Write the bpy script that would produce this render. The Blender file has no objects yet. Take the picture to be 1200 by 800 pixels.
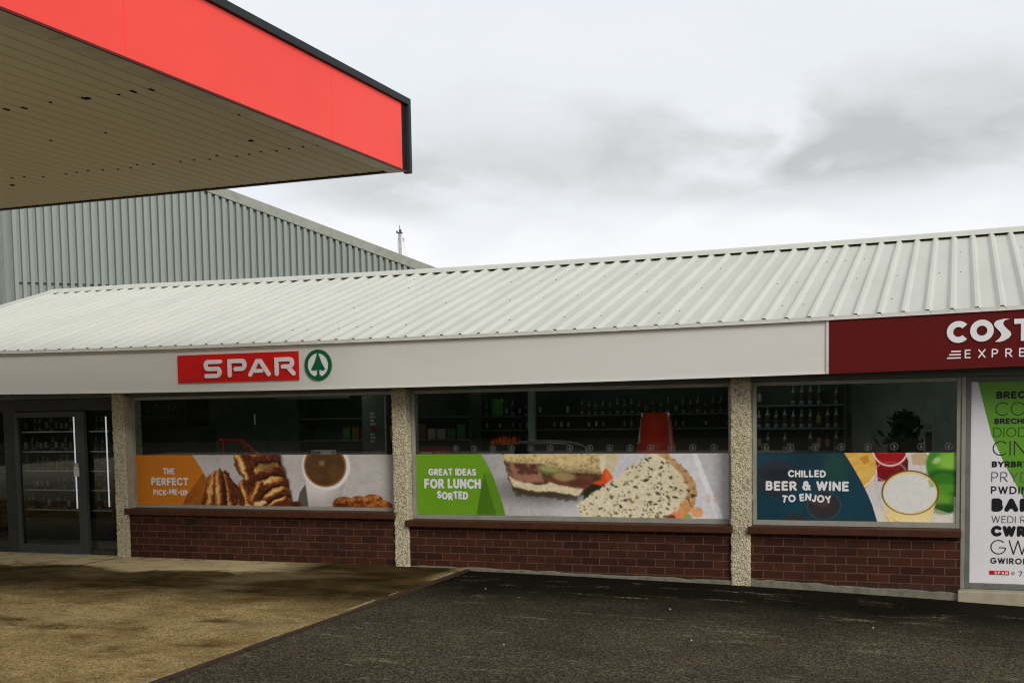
import bpy, bmesh, math, random
import numpy as np
from mathutils import Matrix, Vector
random.seed(7); RNG = np.random.RandomState(7)
PI = math.pi
SC = bpy.context.scene
COL = SC.collection

# ------------------------------------------------------------------ camera
cam = bpy.data.cameras.new('camera'); camo = bpy.data.objects.new('camera', cam); COL.objects.link(camo)
R_ = (0.9285258909, 0.3707377654, -0.0198287487); U_ = (-0.0093759547, 0.0768066261, 0.9970019226); F_ = (-0.3711492441, 0.9255561850, -0.0747929612)
camo.matrix_world = Matrix(((R_[0], U_[0], -F_[0], 0.0), (R_[1], U_[1], -F_[1], -12.3162), (R_[2], U_[2], -F_[2], 1.8), (0, 0, 0, 1)))
cam.sensor_width = 36; cam.lens = 36 * 1436.528 / 1200
cam.shift_x = (600 - 545.06) / 1200; cam.shift_y = (579.856 - 400) / 1200
cam.clip_end = 2000; cam.clip_start = 0.05
SC.camera = camo

# ------------------------------------------------------------------ sky, sun, exposure
W = bpy.data.worlds.new('World'); SC.world = W; W.use_nodes = True
nt = W.node_tree; N = nt.nodes; L = nt.links; N.clear()
SUN_EL, SUN_AZ = math.radians(30), math.radians(134)      # azimuth clockwise from +Y
out = N.new('ShaderNodeOutputWorld'); bg = N.new('ShaderNodeBackground'); bg.inputs['Strength'].default_value = 0.1
sky = N.new('ShaderNodeTexSky'); sky.sky_type = 'NISHITA'; sky.sun_disc = False
sky.sun_elevation = SUN_EL; sky.sun_rotation = SUN_AZ
tc = N.new('ShaderNodeTexCoord'); sep = N.new('ShaderNodeSeparateXYZ'); L.new(tc.outputs['Generated'], sep.inputs[0])
def wmath(op, a, b=None, c=None):
    n = N.new('ShaderNodeMath'); n.operation = op
    for i, q in enumerate((a, b, c)):
        if q is None: continue
        if isinstance(q, (int, float)): n.inputs[i].default_value = q
        else: L.new(q, n.inputs[i])
    return n.outputs[0]
zz = wmath('ADD', wmath('MAXIMUM', sep.outputs[2], 0.0), 0.16)
px = wmath('DIVIDE', sep.outputs[0], zz); py = wmath('DIVIDE', sep.outputs[1], zz)
cmb = N.new('ShaderNodeCombineXYZ'); L.new(px, cmb.inputs[0]); L.new(py, cmb.inputs[1]); L.new(wmath('MULTIPLY', sep.outputs[2], 2.0), cmb.inputs[2])
mp = N.new('ShaderNodeMapping'); L.new(cmb.outputs[0], mp.inputs[0]); mp.inputs['Location'].default_value = (3.1, 1.7, 0.4); mp.inputs['Scale'].default_value = (0.62, 0.62, 0.8)
no = N.new('ShaderNodeTexNoise'); no.inputs['Scale'].default_value = 1.0; no.inputs['Detail'].default_value = 7; no.inputs['Roughness'].default_value = 0.52; no.inputs['Distortion'].default_value = 0.35
L.new(mp.outputs[0], no.inputs['Vector'])
# bank of darker cloud in the north-west, 7 to 17 degrees up
elev = wmath('ARCSINE', sep.outputs[2]); azim = wmath('ARCTAN2', sep.outputs[0], sep.outputs[1])
def bump1(x, c, w): return wmath('EXPONENT', wmath('MULTIPLY', wmath('POWER', wmath('DIVIDE', wmath('SUBTRACT', x, c), w), 2.0), -1.0))
bank = wmath('MULTIPLY', bump1(elev, math.radians(10.9), math.radians(2.2)), bump1(azim, math.radians(-6), math.radians(10)))
bank2 = wmath('MULTIPLY', bump1(elev, math.radians(9.8), math.radians(1.7)), bump1(azim, math.radians(-24), math.radians(4.5)))
no2 = N.new('ShaderNodeTexNoise'); no2.inputs['Scale'].default_value = 8.5; no2.inputs['Detail'].default_value = 6; no2.inputs['Roughness'].default_value = 0.5; no2.inputs['Distortion'].default_value = 0.3
mp2 = N.new('ShaderNodeMapping'); L.new(tc.outputs['Generated'], mp2.inputs[0]); mp2.inputs['Scale'].default_value = (1, 1, 1.9); mp2.inputs['Location'].default_value = (0.35, 0.2, 0.1); L.new(mp2.outputs[0], no2.inputs['Vector'])
puff = wmath('MULTIPLY', wmath('SUBTRACT', no2.outputs['Fac'], 0.5), wmath('ADD', wmath('MULTIPLY', wmath('ADD', bank, bank2), 1.5), 0.14))
dens = wmath('ADD', wmath('ADD', wmath('MULTIPLY', no.outputs['Fac'], 0.6), wmath('ADD', puff, 0.2)), wmath('ADD', wmath('MULTIPLY', bank, 0.32), wmath('MULTIPLY', bank2, 0.17)))
cr = N.new('ShaderNodeValToRGB'); e = cr.color_ramp.elements
e[0].position = 0.40; e[0].color = (8.5, 8.65, 9.0, 1)
e[1].position = 0.88; e[1].color = (5.2, 5.25, 5.3, 1)
m1 = e.new(0.57); m1.color = (7.8, 8.0, 8.45, 1)
m2 = e.new(0.70); m2.color = (6.6, 6.65, 6.7, 1)
L.new(dens, cr.inputs[0])
# brighter veil towards the horizon
hz = N.new('ShaderNodeMix'); hz.data_type = 'RGBA'; mr = N.new('ShaderNodeMapRange'); mr.interpolation_type = 'SMOOTHSTEP'; L.new(wmath('ADD', elev, wmath('MULTIPLY', wmath('SUBTRACT', no2.outputs['Fac'], 0.5), -0.16)), mr.inputs[0])
mr.inputs[1].default_value = math.radians(6.6); mr.inputs[2].default_value = math.radians(9.4); mr.inputs[3].default_value = 0.92; mr.inputs[4].default_value = 0.0
L.new(mr.outputs[0], hz.inputs['Factor'])
L.new(cr.outputs[0], hz.inputs['A']); hz.inputs['B'].default_value = (9.0, 9.0, 9.1, 1)
mx = N.new('ShaderNodeMix'); mx.data_type = 'RGBA'; mx.inputs['Factor'].default_value = 0.93
L.new(sky.outputs[0], mx.inputs['A']); L.new(hz.outputs['Result'], mx.inputs['B'])
dk = N.new('ShaderNodeMix'); dk.data_type = 'RGBA'; dk.blend_type = 'MULTIPLY'; dk.inputs['Factor'].default_value = 1.0      # upper sky out of view, dimmed to darken the left fascia
mr2 = N.new('ShaderNodeMapRange'); mr2.interpolation_type = 'SMOOTHSTEP'; L.new(elev, mr2.inputs[0]); mr2.inputs[1].default_value = math.radians(24); mr2.inputs[2].default_value = math.radians(54); mr2.inputs[3].default_value = 1.0; mr2.inputs[4].default_value = 0.52
cg = N.new('ShaderNodeCombineXYZ')
for i_ in range(3): L.new(mr2.outputs[0], cg.inputs[i_])
L.new(mx.outputs['Result'], dk.inputs['A']); L.new(cg.outputs[0], dk.inputs['B'])
L.new(dk.outputs['Result'], bg.inputs['Color']); L.new(bg.outputs[0], out.inputs['Surface'])

sl = bpy.data.lights.new('sun', 'SUN'); sl.energy = 1.5; sl.angle = math.radians(24); sl.color = (1.0, 0.965, 0.90)
so = bpy.data.objects.new('sun', sl); COL.objects.link(so)
sd = Vector((math.sin(SUN_AZ) * math.cos(SUN_EL), math.cos(SUN_AZ) * math.cos(SUN_EL), math.sin(SUN_EL)))
so.rotation_euler = (-sd).to_track_quat('-Z', 'Y').to_euler(); so.location = (0, -20, 30)
SC.view_settings.view_transform = 'Standard'; SC.view_settings.look = 'None'; SC.view_settings.exposure = 0.15; SC.view_settings.gamma = 1; SC.view_settings.use_curve_mapping = False
SC.render.engine = 'CYCLES'
SC.cycles.max_bounces = 7; SC.cycles.transparent_max_bounces = 8; SC.cycles.use_denoising = True; SC.cycles.filter_width = 1.15

# ------------------------------------------------------------------ helpers
class MB:
    def __init__(s): s.v = []; s.f = []; s.m = []; s.sm = []
    def add(s, vs, fs, m=0, smooth=False):
        b = len(s.v); s.v += [tuple(q) for q in vs]
        for f in fs: s.f.append([b + i for i in f]); s.m.append(m); s.sm.append(smooth)
    def box(s, x0, x1, y0, y1, z0, z1, m=0):
        s.add([(x0, y0, z0), (x1, y0, z0), (x1, y1, z0), (x0, y1, z0), (x0, y0, z1), (x1, y0, z1), (x1, y1, z1), (x0, y1, z1)],
              [(0, 3, 2, 1), (4, 5, 6, 7), (0, 1, 5, 4), (1, 2, 6, 5), (2, 3, 7, 6), (3, 0, 4, 7)], m); return s
    def prism(s, pts, y0, y1, m=0):            # polygon in XZ (counter-clockwise seen from -Y), extruded along Y
        n = len(pts); s.add([(x, y0, z) for x, z in pts] + [(x, y1, z) for x, z in pts],
              [tuple(range(n)), tuple(range(2 * n - 1, n - 1, -1))] + [(i, i + n, (i + 1) % n + n, (i + 1) % n) for i in range(n)], m); return s
    def ring(s, cx, cz, ro, ri, y0, y1, m=0, n=40, sx=1.0):
        P = lambda r, i: (cx + sx * r * math.cos(2 * PI * i / n), cz + r * math.sin(2 * PI * i / n))
        vs = []
        for i in range(n):
            a = P(ro, i); b = P(ri, i); vs += [(a[0], y0, a[1]), (b[0], y0, b[1]), (a[0], y1, a[1]), (b[0], y1, b[1])]
        fs = []
        for i in range(n):
            a = 4 * i; b = 4 * ((i + 1) % n); fs += [(a, b, b + 1, a + 1), (a + 2, a + 3, b + 3, b + 2), (a, a + 2, b + 2, b), (a + 1, b + 1, b + 3, a + 3)]
        s.add(vs, fs, m); return s
    def disc(s, cx, cz, r, y0, y1, m=0, n=40, sx=1.0):
        return s.prism([(cx + sx * r * math.cos(2 * PI * i / n), cz + r * math.sin(2 * PI * i / n)) for i in range(n)], y0, y1, m)
    def tube(s, p0, p1, r0, r1=None, m=0, n=10, caps=True):
        r1 = r0 if r1 is None else r1
        p0 = Vector(p0); p1 = Vector(p1); d = (p1 - p0).normalized(); a = d.orthogonal().normalized(); b = d.cross(a)
        vs = [p0 + (a * math.cos(2 * PI * i / n) + b * math.sin(2 * PI * i / n)) * r0 for i in range(n)] + [p1 + (a * math.cos(2 * PI * i / n) + b * math.sin(2 * PI * i / n)) * r1 for i in range(n)]
        s.add(vs, [(i, (i + 1) % n, (i + 1) % n + n, i + n) for i in range(n)], m, True)
        if caps: s.add(vs[:n], [tuple(range(n - 1, -1, -1))], m); s.add(vs[n:], [tuple(range(n))], m)
        return s
    def lathe(s, prof, cx, cy, cz, n=14, m=None):
        vs = []; fs = []; k = len(prof)
        for i in range(n):
            a = 2 * PI * i / n
            for (r, z) in prof: vs.append((cx + r * math.cos(a), cy + r * math.sin(a), cz + z))
        b = len(s.v); s.v += vs
        for i in range(n):
            for j in range(k - 1):
                s.f.append([b + i * k + j, b + ((i + 1) % n) * k + j, b + ((i + 1) % n) * k + j + 1, b + i * k + j + 1]); s.m.append(m[j] if m else 0); s.sm.append(True)
        return s
    def stroke(s, pts, w, y0, y1, m=0, cap=6):       # a lettering stroke with round ends, in XZ
        P = [Vector(pts[0])]
        for q in pts[1:]:
            if (Vector(q) - P[-1]).length > 1e-6: P.append(Vector(q))
        n = len(P); h = w / 2; Lf = []; Rt = []; closed = (P[0] - P[-1]).length < 1e-6
        for i in range(n):
            d0 = (P[i] - P[i - 1]).normalized() if i else ((P[0] - P[-2]).normalized() if closed else None); d1 = (P[i + 1] - P[i]).normalized() if i < n - 1 else ((P[1] - P[0]).normalized() if closed else None)
            d0 = d0 or d1; d1 = d1 or d0
            t = (d0 + d1).normalized(); nn = Vector((-t.y, t.x)); k = h / max(0.35, nn.dot(Vector((-d0.y, d0.x))))
            Lf.append(P[i] + nn * k); Rt.append(P[i] - nn * k)
        d = (P[0] - P[1]).normalized(); a0 = math.atan2(d.y, d.x)
        c0 = [P[0] + Vector((math.cos(a0 + t), math.sin(a0 + t))) * h for t in [(-PI / 2) + PI * j / cap for j in range(1, cap)]]
        d = (P[-1] - P[-2]).normalized(); a1 = math.atan2(d.y, d.x)
        c1 = [P[-1] + Vector((math.cos(a1 + t), math.sin(a1 + t))) * h for t in [(-PI / 2) + PI * j / cap for j in range(1, cap)]]
        for i in range(n - 1):
            q = [Rt[i], Rt[i + 1], Lf[i + 1], Lf[i]]; s.prism([(a.x, a.y) for a in q], y0, y1, m)
        if closed: return s
        s.prism([(a.x, a.y) for a in [Lf[0]] + c0 + [Rt[0]]], y0, y1, m); s.prism([(a.x, a.y) for a in [Rt[-1]] + c1 + [Lf[-1]]], y0, y1, m); return s

def wloc(o):
    v = Vector((0, 0, 0))
    while o is not None: v += Vector(o.location); o = o.parent
    return v
def obj(name, mb, mats, parent=None, origin=None, bevel=0, auto=None):
    me = bpy.data.meshes.new(name); off = wloc(parent) if parent else Vector(origin or (0, 0, 0))
    me.from_pydata([(a - off.x, b - off.y, c - off.z) for a, b, c in mb.v], [], mb.f)
    mats = mats if isinstance(mats, (list, tuple)) else [mats]
    for q in mats: me.materials.append(q)
    me.polygons.foreach_set('material_index', mb.m); me.polygons.foreach_set('use_smooth', mb.sm); me.update()
    o = bpy.data.objects.new(name, me); COL.objects.link(o)
    if parent: o.parent = parent
    else: o.location = off
    if bevel:
        b = o.modifiers.new('bevel', 'BEVEL'); b.width = bevel; b.segments = 2; b.limit_method = 'ANGLE'; b.angle_limit = math.radians(50)
    return o
def tag(o, label, cat, group=None):
    o['label'] = label; o['category'] = cat
    if group: o['group'] = group
    return o
def thing(name, loc, label, cat, group=None):
    o = bpy.data.objects.new(name, None); COL.objects.link(o); o.location = loc; return tag(o, label, cat, group)
def struct(o): o['kind'] = 'structure'; return o
def dup(root, loc, label=None):
    r = root.copy(); COL.objects.link(r); r.location = loc
    if label: r['label'] = label
    for ch in list(root.children):
        c = ch.copy(); COL.objects.link(c); c.parent = r
    return r

def lin(r, g, b): return tuple(((c / 255) / 12.92 if c <= 10 else ((c / 255 + 0.055) / 1.055) ** 2.4) for c in (r, g, b)) + (1,)

class Mat:
    def __init__(s, name, col, rough=0.6, metal=0.0, spec=0.2):
        s.m = bpy.data.materials.new(name); s.m.use_nodes = True; s.t = s.m.node_tree; s.N = s.t.nodes; s.L = s.t.links
        s.b = s.N['Principled BSDF']; s.b.inputs['Base Color'].default_value = tuple(col[:3]) + (1,); s.b.inputs['Roughness'].default_value = rough
        s.b.inputs['Metallic'].default_value = metal; s.b.inputs['Specular IOR Level'].default_value = spec
        s.tc = s.N.new('ShaderNodeTexCoord').outputs['Object']; s.col = None; s.basecol = tuple(col[:3]) + (1,); s.h = None
    def map(s, scale=(1, 1, 1), loc=(0, 0, 0), rot=(0, 0, 0)):
        n = s.N.new('ShaderNodeMapping'); s.L.new(s.tc, n.inputs[0]); n.inputs['Scale'].default_value = scale; n.inputs['Location'].default_value = loc; n.inputs['Rotation'].default_value = rot; return n.outputs[0]
    def noise(s, scale, detail=4, rough=0.55, vec=None, dist=0):
        n = s.N.new('ShaderNodeTexNoise'); s.L.new(vec or s.tc, n.inputs['Vector']); n.inputs['Scale'].default_value = scale; n.inputs['Detail'].default_value = detail; n.inputs['Roughness'].default_value = rough; n.inputs['Distortion'].default_value = dist; return n.outputs['Fac']
    def voro(s, scale, out='Distance', feat='F1', vec=None):
        n = s.N.new('ShaderNodeTexVoronoi'); n.feature = feat; s.L.new(vec or s.tc, n.inputs['Vector']); n.inputs['Scale'].default_value = scale; return n.outputs[out]
    def ramp(s, x, a, b, ca=0.0, cb=1.0):
        n = s.N.new('ShaderNodeMapRange'); s.L.new(x, n.inputs[0]); n.inputs[1].default_value = a; n.inputs[2].default_value = b; n.inputs[3].default_value = ca; n.inputs[4].default_value = cb; n.clamp = True; return n.outputs[0]
    def math(s, op, a, b=0.0):
        n = s.N.new('ShaderNodeMath'); n.operation = op
        for i, q in enumerate((a, b)):
            if isinstance(q, (int, float)): n.inputs[i].default_value = q
            else: s.L.new(q, n.inputs[i])
        return n.outputs[0]
    def xyz(s):
        n = s.N.new('ShaderNodeSeparateXYZ'); s.L.new(s.tc, n.inputs[0]); return n.outputs
    def mix(s, fac, col, mode='MIX'):
        n = s.N.new('ShaderNodeMix'); n.data_type = 'RGBA'; n.blend_type = mode
        if isinstance(fac, (int, float)): n.inputs['Factor'].default_value = fac
        else: s.L.new(fac, n.inputs['Factor'])
        if s.col is None: n.inputs['A'].default_value = s.basecol
        else: s.L.new(s.col, n.inputs['A'])
        if isinstance(col, (tuple, list)): n.inputs['B'].default_value = tuple(col[:3]) + (1,)
        else: s.L.new(col, n.inputs['B'])
        s.col = n.outputs['Result']; return s
    def rough(s, x): s.L.new(x, s.b.inputs['Roughness']); return s
    def bump(s, x, strength=0.3, dist=0.01):
        n = s.N.new('ShaderNodeBump'); n.inputs['Strength'].default_value = strength; n.inputs['Distance'].default_value = dist; s.L.new(x, n.inputs['Height'])
        if s.h is not None: s.L.new(s.h, n.inputs['Normal'])
        s.h = n.outputs[0]; return s
    def done(s):
        if s.col is not None: s.L.new(s.col, s.b.inputs['Base Color'])
        if s.h is not None: s.L.new(s.h, s.b.inputs['Normal'])
        return s.m
def plain(name, col, rough=0.6, metal=0, var=0.12, scale=6, spec=0.22, bump=0):
    m = Mat(name, col, rough, metal, spec); n = m.noise(scale, 5, 0.6)
    d = tuple(c * (1 - 2 * var) for c in col[:3]); m.mix(m.ramp(n, 0.45, 0.75, 0, 1), d)
    if bump: m.bump(m.noise(scale * 20, 3), bump, 0.003)
    return m.done()

# ------------------------------------------------------------------ materials
def m_asphalt():
    m = Mat('asphalt', (0.056, 0.048, 0.032), 0.95, spec=0.02)
    v = m.voro(85, 'Color'); sp = m.N.new('ShaderNodeSeparateColor'); m.L.new(v, sp.inputs[0])
    m.mix(m.ramp(sp.outputs[0], 0.5, 1.0, 0, 0.9), (0.21, 0.185, 0.115))
    m.mix(m.ramp(sp.outputs[1], 0.75, 1.0, 0, 0.8), (0.010, 0.009, 0.008))
    m.mix(m.ramp(m.noise(0.9, 6, 0.6), 0.42, 0.72, 0, 0.5), (0.026, 0.023, 0.017))
    m.mix(m.ramp(m.noise(26, 4, 0.7), 0.60, 0.74, 0, 0.6), (0.17, 0.155, 0.12))
    # darker band along the shop wall
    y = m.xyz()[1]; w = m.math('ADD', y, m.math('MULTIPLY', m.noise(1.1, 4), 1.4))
    wall_band = m.ramp(w, -1.9, -0.2, 0, 0.93); m.mix(wall_band, (0.0075, 0.0065, 0.0042))
    # pale scuffed patches and a few chips of litter
    pv = m.map((0.7, 2.6, 1)); m.mix(m.math('MULTIPLY', m.ramp(m.noise(2.3, 6, 0.65, pv), 0.585, 0.69, 0, 1), m.ramp(m.noise(30, 4, .7), 0.46, 0.58, 0, 0.85)), (0.30, 0.27, 0.165))
    # worn yellow-ish patch and rust blot
    m.mix(m.math('MULTIPLY', m.ramp(m.noise(1.3, 5, 0.6, m.map((1, 2.2, 1), (4.2, 3.3, 0))), 0.60, 0.70, 0, 0.5), m.ramp(m.noise(18, 3), 0.45, 0.62)), (0.16, 0.085, 0.05))
    m.rough(m.ramp(wall_band, 0, 1, 0.95, 0.75))
    m.bump(sp.outputs[2], 0.6, 0.006); m.bump(m.noise(1.5, 4), 0.25, 0.03)
    return m.done()
def m_concrete():
    m = Mat('concrete_apron', (0.37, 0.265, 0.105), 0.92, spec=0.02)
    v = m.voro(70, 'Color'); sp = m.N.new('ShaderNodeSeparateColor'); m.L.new(v, sp.inputs[0])
    m.mix(m.ramp(sp.outputs[0], 0.35, 1.0, 0, 0.75), (0.64, 0.50, 0.26))
    m.mix(m.ramp(sp.outputs[1], 0.62, 1.0, 0, 0.8), (0.07, 0.047, 0.018))
    m.mix(m.ramp(m.noise(1.6, 6, 0.62), 0.42, 0.70, 0, 0.7), (0.15, 0.092, 0.028))
    m.mix(m.ramp(m.noise(24, 4, 0.7), 0.58, 0.74, 0, 0.55), (0.50, 0.38, 0.17))
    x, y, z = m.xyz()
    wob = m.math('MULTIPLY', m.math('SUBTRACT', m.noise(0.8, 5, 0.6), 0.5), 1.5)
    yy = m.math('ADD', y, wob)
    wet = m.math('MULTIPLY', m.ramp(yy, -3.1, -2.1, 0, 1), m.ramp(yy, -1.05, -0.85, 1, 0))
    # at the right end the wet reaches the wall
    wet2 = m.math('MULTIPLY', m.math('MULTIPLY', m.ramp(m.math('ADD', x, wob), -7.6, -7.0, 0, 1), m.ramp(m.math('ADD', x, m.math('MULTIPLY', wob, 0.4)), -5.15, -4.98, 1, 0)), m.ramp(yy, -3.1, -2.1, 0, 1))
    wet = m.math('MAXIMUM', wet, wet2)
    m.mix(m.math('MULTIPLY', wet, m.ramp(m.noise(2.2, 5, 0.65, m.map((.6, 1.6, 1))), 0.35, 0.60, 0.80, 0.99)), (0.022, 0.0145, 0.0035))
    m.mix(m.math('MULTIPLY', m.ramp(yy, -1.0, -0.8, 0, .75), m.ramp(x, -7.2, -6.6, 1, 0)), (0.66, 0.54, 0.31))
    # oil spills and brown stains of their own shape
    o1 = m.ramp(m.noise(1.4, 6, 0.65, m.map((0.8, 1.25, 1), (2.3, 0.4, 0))), 0.58, 0.68, 0, 0.8); m.mix(o1, (0.042, 0.026, 0.009))
    o2 = m.ramp(m.noise(0.9, 5, 0.6, m.map((1.0, 1.3, 1), (7.7, 2.9, 0))), 0.57, 0.70, 0, 0.7); m.mix(o2, (0.115, 0.048, 0.013))
    m.mix(m.ramp(m.noise(3.4, 6, 0.68, m.map((1, 1.3, 1), (1.1, 5.2, 0))), 0.50, 0.68, 0, 0.55), (0.115, 0.070, 0.024))
    m.mix(m.ramp(m.noise(0.55, 4, 0.55, m.map((1, 1.6, 1), (9.3, 1.2, 0))), 0.54, 0.68, 0, 0.22), (0.40, 0.33, 0.19))
    # joints between the slabs
    j = m.math('MAXIMUM', m.ramp(m.math('ABSOLUTE', m.math('ADD', x, 9.5)), 0.012, 0.022, 0.85, 0), m.ramp(m.math('ABSOLUTE', m.math('ADD', y, 9.2)), 0.012, 0.022, 0.85, 0))
    m.mix(j, (0.03, 0.022, 0.012))
    m.rough(m.ramp(wet, 0, 1, 0.92, 0.68))
    m.bump(sp.outputs[2], 0.45, 0.005); m.bump(m.noise(2.0, 4), 0.2, 0.02)
    return m.done()
def m_brick():
    m = Mat('brick', (0.12, 0.04, 0.03), 0.85, spec=0.08)
    n = m.N.new('ShaderNodeTexBrick')
    vec = m.N.new('ShaderNodeCombineXYZ'); x, y, z = m.xyz(); m.L.new(m.math('ADD', x, y), vec.inputs[0]); m.L.new(z, vec.inputs[1]); m.L.new(vec.outputs[0], n.inputs['Vector'])
    n.inputs['Scale'].default_value = 1.0; n.inputs['Brick Width'].default_value = 0.198; n.inputs['Row Height'].default_value = 0.0815; n.inputs['Mortar Size'].default_value = 0.0050; n.inputs['Mortar Smooth'].default_value = 0.15; n.inputs['Bias'].default_value = -0.1
    n.inputs['Color1'].default_value = (0.074, 0.0245, 0.0135, 1); n.inputs['Color2'].default_value = (0.036, 0.0135, 0.0090, 1); n.inputs['Mortar'].default_value = (0.125, 0.082, 0.056, 1)
    m.col = n.outputs['Color']
    m.mix(m.ramp(m.noise(5, 6, 0.6), 0.45, 0.75, 0, 0.55), (0.035, 0.014, 0.011)); m.mix(m.ramp(m.noise(60, 3), 0.5, 0.8, 0, 0.3), (0.085, 0.042, 0.03))
    m.mix(m.ramp(m.noise(1.6, 4, 0.6, m.map((1, 1, 2.5))), 0.55, 0.72, 0, 0.5), (0.022, 0.014, 0.010))
    m.mix(m.ramp(m.math('ADD', z, m.math('MULTIPLY', m.noise(7, 4), 0.10)), -0.02, 0.06, 0.55, 0), (0.05, 0.042, 0.030))
    inv = m.math('SUBTRACT', 1.0, n.outputs['Fac']); m.bump(inv, 0.7, 0.006); m.bump(m.noise(90, 3), 0.25, 0.002)
    return m.done()
def m_pebble():
    m = Mat('pebbledash', (0.62, 0.55, 0.37), 0.85, spec=.1)
    v = m.voro(62, 'Color'); sp = m.N.new('ShaderNodeSeparateColor'); m.L.new(v, sp.inputs[0]); d = m.voro(62, 'Distance')
    m.mix(m.ramp(sp.outputs[0], 0.1, 1, 0, 0.7), (0.80, 0.74, 0.56)); m.mix(m.ramp(sp.outputs[1], 0.72, 1, 0, 0.75), (0.26, 0.19, 0.10))
    m.mix(m.ramp(d, 0.55, 0.8, 0, 0.6), (0.20, 0.16, 0.09))
    m.mix(m.ramp(m.noise(2.2, 5), 0.45, 0.75, 0, 0.45), (0.34, 0.28, 0.16))
    m.bump(m.math('SUBTRACT', 1.0, d), 0.9, 0.012)
    return m.done()
def m_roof():
    m = Mat('roof_sheet', (0.67, 0.675, 0.605), 0.62, spec=0.2)
    m.mix(m.ramp(m.noise(1.3, 5, 0.6, m.map((2.5, 0.35, 1))), 0.42, 0.72, 0, 0.5), (0.55, 0.56, 0.50))
    m.mix(m.ramp(m.noise(7, 6, 0.7, m.map((3, 0.6, 1))), 0.60, 0.75, 0, 0.28), (0.42, 0.42, 0.34))
    return m.done()
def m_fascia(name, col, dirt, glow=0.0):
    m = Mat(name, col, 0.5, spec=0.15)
    if glow: m.b.inputs['Emission Color'].default_value = tuple(col) + (1,); m.b.inputs['Emission Strength'].default_value = glow      # added emission to lift the brightness of the red panels
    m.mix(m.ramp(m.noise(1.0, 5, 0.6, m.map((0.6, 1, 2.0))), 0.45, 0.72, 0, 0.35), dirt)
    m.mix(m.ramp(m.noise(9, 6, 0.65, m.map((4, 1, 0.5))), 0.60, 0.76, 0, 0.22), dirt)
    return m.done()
def m_soffit():
    m = Mat('canopy_soffit', (0.90, 0.84, 0.66), 0.75)
    m.mix(m.ramp(m.noise(0.7, 5, 0.6), 0.42, 0.72, 0, 0.5), (0.80, 0.74, 0.58))
    m.mix(m.ramp(m.noise(30, 4, 0.7), 0.58, 0.72, 0, 0.3), (0.60, 0.52, 0.35))
    m.mix(m.ramp(m.noise(9, 5, 0.7, m.map((5, 0.7, 1))), 0.60, 0.74, 0, 0.4), (0.62, 0.52, 0.34))
    return m.done()
def m_warehouse():
    m = Mat('corrugated_steel', (0.31, 0.345, 0.305), 0.5, metal=0.0, spec=0.45)
    m.mix(m.ramp(m.noise(1.2, 5, 0.6, m.map((1, 1, 0.3))), 0.42, 0.72, 0, 0.5), (0.26, 0.29, 0.255))
    m.mix(m.ramp(m.noise(6, 5, 0.7, m.map((3, 3, 0.4))), 0.6, 0.75, 0, 0.35), (0.24, 0.25, 0.21))
    return m.done()
def m_glass(tint=0.90):
    m = bpy.data.materials.new('window_glass'); m.use_nodes = True; t = m.node_tree; N_ = t.nodes; L_ = t.links; N_.clear()
    o = N_.new('ShaderNodeOutputMaterial'); mixs = N_.new('ShaderNodeMixShader'); tr = N_.new('ShaderNodeBsdfTransparent'); tr.inputs[0].default_value = (tint, tint * 1.02, tint, 1)
    gl = N_.new('ShaderNodeBsdfGlossy'); gl.inputs['Roughness'].default_value = 0.02; gl.inputs[0].default_value = (0.95, 1, 0.97, 1); fr = N_.new('ShaderNodeFresnel'); fr.inputs[0].default_value = 1.5
    mu = N_.new('ShaderNodeMath'); mu.operation = 'MULTIPLY'; mu.inputs[1].default_value = 1.7; L_.new(fr.outputs[0], mu.inputs[0])
    L_.new(mu.outputs[0], mixs.inputs[0]); L_.new(tr.outputs[0], mixs.inputs[1]); L_.new(gl.outputs[0], mixs.inputs[2])
    nz = N_.new('ShaderNodeTexNoise'); nz.inputs['Scale'].default_value = 1.5; bp = N_.new('ShaderNodeBump'); bp.inputs['Strength'].default_value = 0.05; bp.inputs['Distance'].default_value = 0.004; L_.new(nz.outputs['Fac'], bp.inputs['Height']); L_.new(bp.outputs[0], gl.inputs['Normal'])
    L_.new(mixs.outputs[0], o.inputs[0]); return m
def m_emit(name, col, s):
    m = bpy.data.materials.new(name); m.use_nodes = True; b = m.node_tree.nodes['Principled BSDF']; b.inputs['Base Color'].default_value = tuple(col[:3]) + (1,); b.inputs['Emission Color'].default_value = tuple(col[:3]) + (1,); b.inputs['Emission Strength'].default_value = s; return m
def m_paint(name, rough=0.32):
    m = bpy.data.materials.new(name); m.use_nodes = True; t = m.node_tree; b = t.nodes['Principled BSDF']; a = t.nodes.new('ShaderNodeAttribute'); a.attribute_name = 'print'; t.links.new(a.outputs['Color'], b.inputs['Base Color']); b.inputs['Roughness'].default_value = rough; b.inputs['Specular IOR Level'].default_value = 0.3; return m

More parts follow.
